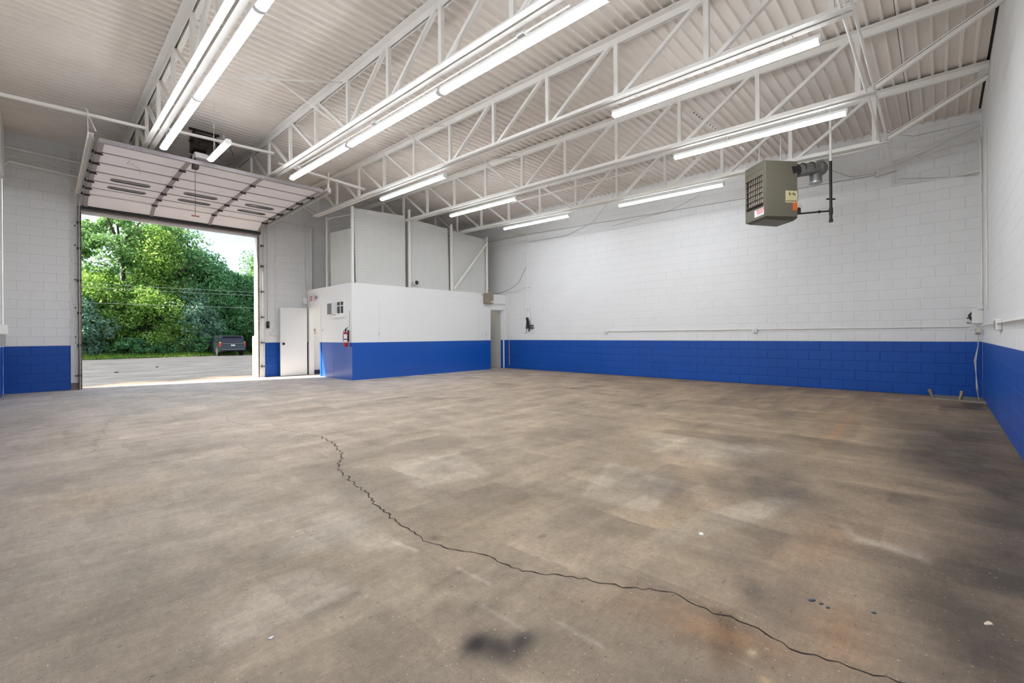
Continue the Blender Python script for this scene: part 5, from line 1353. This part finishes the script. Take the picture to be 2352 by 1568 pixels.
me = bpy.data.meshes.new('grass'); me.vertices.add(nb * 3); me.vertices.foreach_set('co', v.reshape(-1)); me.loops.add(nb * 3); me.loops.foreach_set('vertex_index', np.arange(nb * 3))
me.polygons.add(nb); me.polygons.foreach_set('loop_start', np.arange(0, nb * 3, 3)); me.polygons.foreach_set('loop_total', np.full(nb, 3)); me.update(calc_edges=True)
at = me.attributes.new('tone', 'FLOAT', 'FACE'); at.data.foreach_set('value', rng.rand(nb).astype(np.float32)); me.materials.append(M['grass'])
o = bpy.data.objects.new('verge_grass', me); C.objects.link(o); o['kind'] = 'stuff'; o['label'] = 'strip of bright green grass along the edge of the asphalt lot'; o['category'] = 'grass'
for i, (z, lab) in enumerate(((4.55, 'upper overhead wire crossing in front of the trees'), (4.30, 'middle overhead wire crossing in front of the trees'), (3.35, 'lower overhead wire crossing in front of the trees'))):
    pts = [(-20 + 2.5 * k, 38, z + .0006 * (k * 2.5 - 26) ** 2 + .02 * (k * 2.5 - 20) / 10) for k in range(25)]
    solo('overhead_wire', MB().tube(pts, .010, 4), 'line', lab, 'wire', 'overhead wires outside')
t = thing('bollard', 'cream yellow bollard outside the right edge of the overhead door opening', 'bollard', (4.43, 15.05, 0)); part('post', MB().tube([(4.43, 15.05, -.05), (4.43, 15.05, 1.20)], .055, 14), 'bollard', t); part('cap', MB().sphere((4.43, 15.05, 1.20), .055, 14, 6, sz=.5), 'bollard', t)

# parked vehicle
def make_car(lab):
    t = thing('car', lab, 'car')
    prof = [(0, .42), (.02, .75), (.03, 1.02), (.12, 1.12), (.34, 1.66), (.55, 1.74), (1.6, 1.79), (2.7, 1.76), (3.05, 1.66), (3.75, 1.18), (4.9, 1.05), (5.15, .92), (5.22, .55), (5.1, .36), (.12, .36)]
    W2 = 1.0; mb = MB(); n_ = len(prof)
    def half(z): return W2 * (1 - max(0, z - 1.0) * .16)
    vs = []
    for (y_, z) in prof: vs.append((-half(z), y_, z))
    for (y_, z) in prof: vs.append((half(z), y_, z))
    mb.add(vs, [(i, (i + 1) % n_, n_ + (i + 1) % n_, n_ + i) for i in range(n_)])
    mb.add(vs[:n_], [tuple(range(n_ - 1, -1, -1))]); mb.add(vs[n_:], [tuple(range(n_))])
    o = part('body', mb, 'car', t, local=True); bv = o.modifiers.new('b', 'BEVEL'); bv.width = .06; bv.segments = 3; bv.limit_method = 'ANGLE'
    mb = MB(); mb.add([(-.80, .145, 1.16), (.80, .145, 1.16), (.72, .335, 1.60), (-.72, .335, 1.60), (-.80, .13, 1.16), (.80, .13, 1.16), (.72, .32, 1.60), (-.72, .32, 1.60)], [(4, 5, 6, 7), (0, 4, 7, 3), (1, 2, 6, 5), (3, 7, 6, 2), (0, 1, 5, 4)])
    part('rear_window', mb, 'glass_dark', t, local=True)
    for sg in (-1, 1):
        for (a, b_) in ((.55, 1.45), (1.55, 2.4), (2.5, 3.25)):
            x = lambda z: sg * (half(z) + .004)
            top = 1.62 if b_ < 3 else 1.58
            q = [(x(1.18), a, 1.18), (x(1.18), b_ + (.25 if b_ > 3 else 0), 1.18), (x(top), b_ - (.1 if b_ > 3 else 0), top), (x(top), a + (.06 if a < 1 else 0), top)]
            mb = MB().add(q + [(p[0] - sg * .01, p[1], p[2]) for p in q], [(0, 1, 2, 3), (4, 5, 6, 7), (0, 4, 5, 1), (1, 5, 6, 2), (2, 6, 7, 3), (3, 7, 4, 0)])
            part('side_window', mb, 'glass_dark', t, local=True)
        for yy in (.95, 4.1):
            mb = MB(); mb.tube([(sg * .76, yy, .38), (sg * 1.01, yy, .38)], .385, 20); w_ = part('wheel', mb, 'tyre', t, local=True)
            part('rim', MB().tube([(sg * 1.0, yy, .38), (sg * 1.02, yy, .38)], .24, 14), 'rim', w_, local=True)
        part('tail_light', MB().bbox(sg * .98 - .09 if sg > 0 else -.99, .99 if sg > 0 else -.89, -.01, .16, .84, 1.14, .01), 'tail', t, local=True)
        part('amber_lamp', MB().box(min(sg * .99, sg * .86), max(sg * .99, sg * .86), .02, .20, 1.13, 1.20), 'amber', t, local=True)
        part('mirror', MB().bbox(min(sg * 1.0, sg * 1.20), max(sg * 1.0, sg * 1.20), 3.15, 3.27, 1.12, 1.28, .02), 'car_dark', t, local=True)
    part('rear_bumper', MB().bbox(-.99, .99, -.07, .10, .42, .66, .03), 'car_dark', t, local=True)
    part('bumper_trim', MB().box(-.9, .9, -.078, -.07, .55, .60), 'rim', t, local=True)
    part('number_plate', MB().box(-.16, .16, -.012, .0, .86, .98), 'label_white', t, local=True)
    part('tailgate_strip', MB().box(-.86, .86, -.004, .04, 1.05, 1.09), 'rim', t, local=True)
    part('spoiler', MB().box(-.74, .74, .22, .42, 1.66, 1.72), 'car_dark', t, local=True)
    return t
car = make_car('dark grey sport utility vehicle parked nose to the trees outside')
car.location = (11.55, 45.0, gz(45))
c2 = copy_tree(car); c2.location = (14.62, 46.2, gz(46.2)); c2.scale = (.92, .92, .84); c2['label'] = 'second dark vehicle mostly hidden behind the right door jamb'
car['group'] = c2['group'] = 'vehicles parked outside'
# manhole-like dark spots on the lot
for i, (x, yy) in enumerate(((1.9, 22.5), (3.6, 26))):
    solo('stone', MB().sphere((x, yy, gz(yy) + .01), .05, 8, 4, sx=1.5, sz=.5), 'iron', ('nearer' if i == 0 else 'farther') + ' of two small dark stones on the asphalt', 'stone', 'stones on the asphalt')
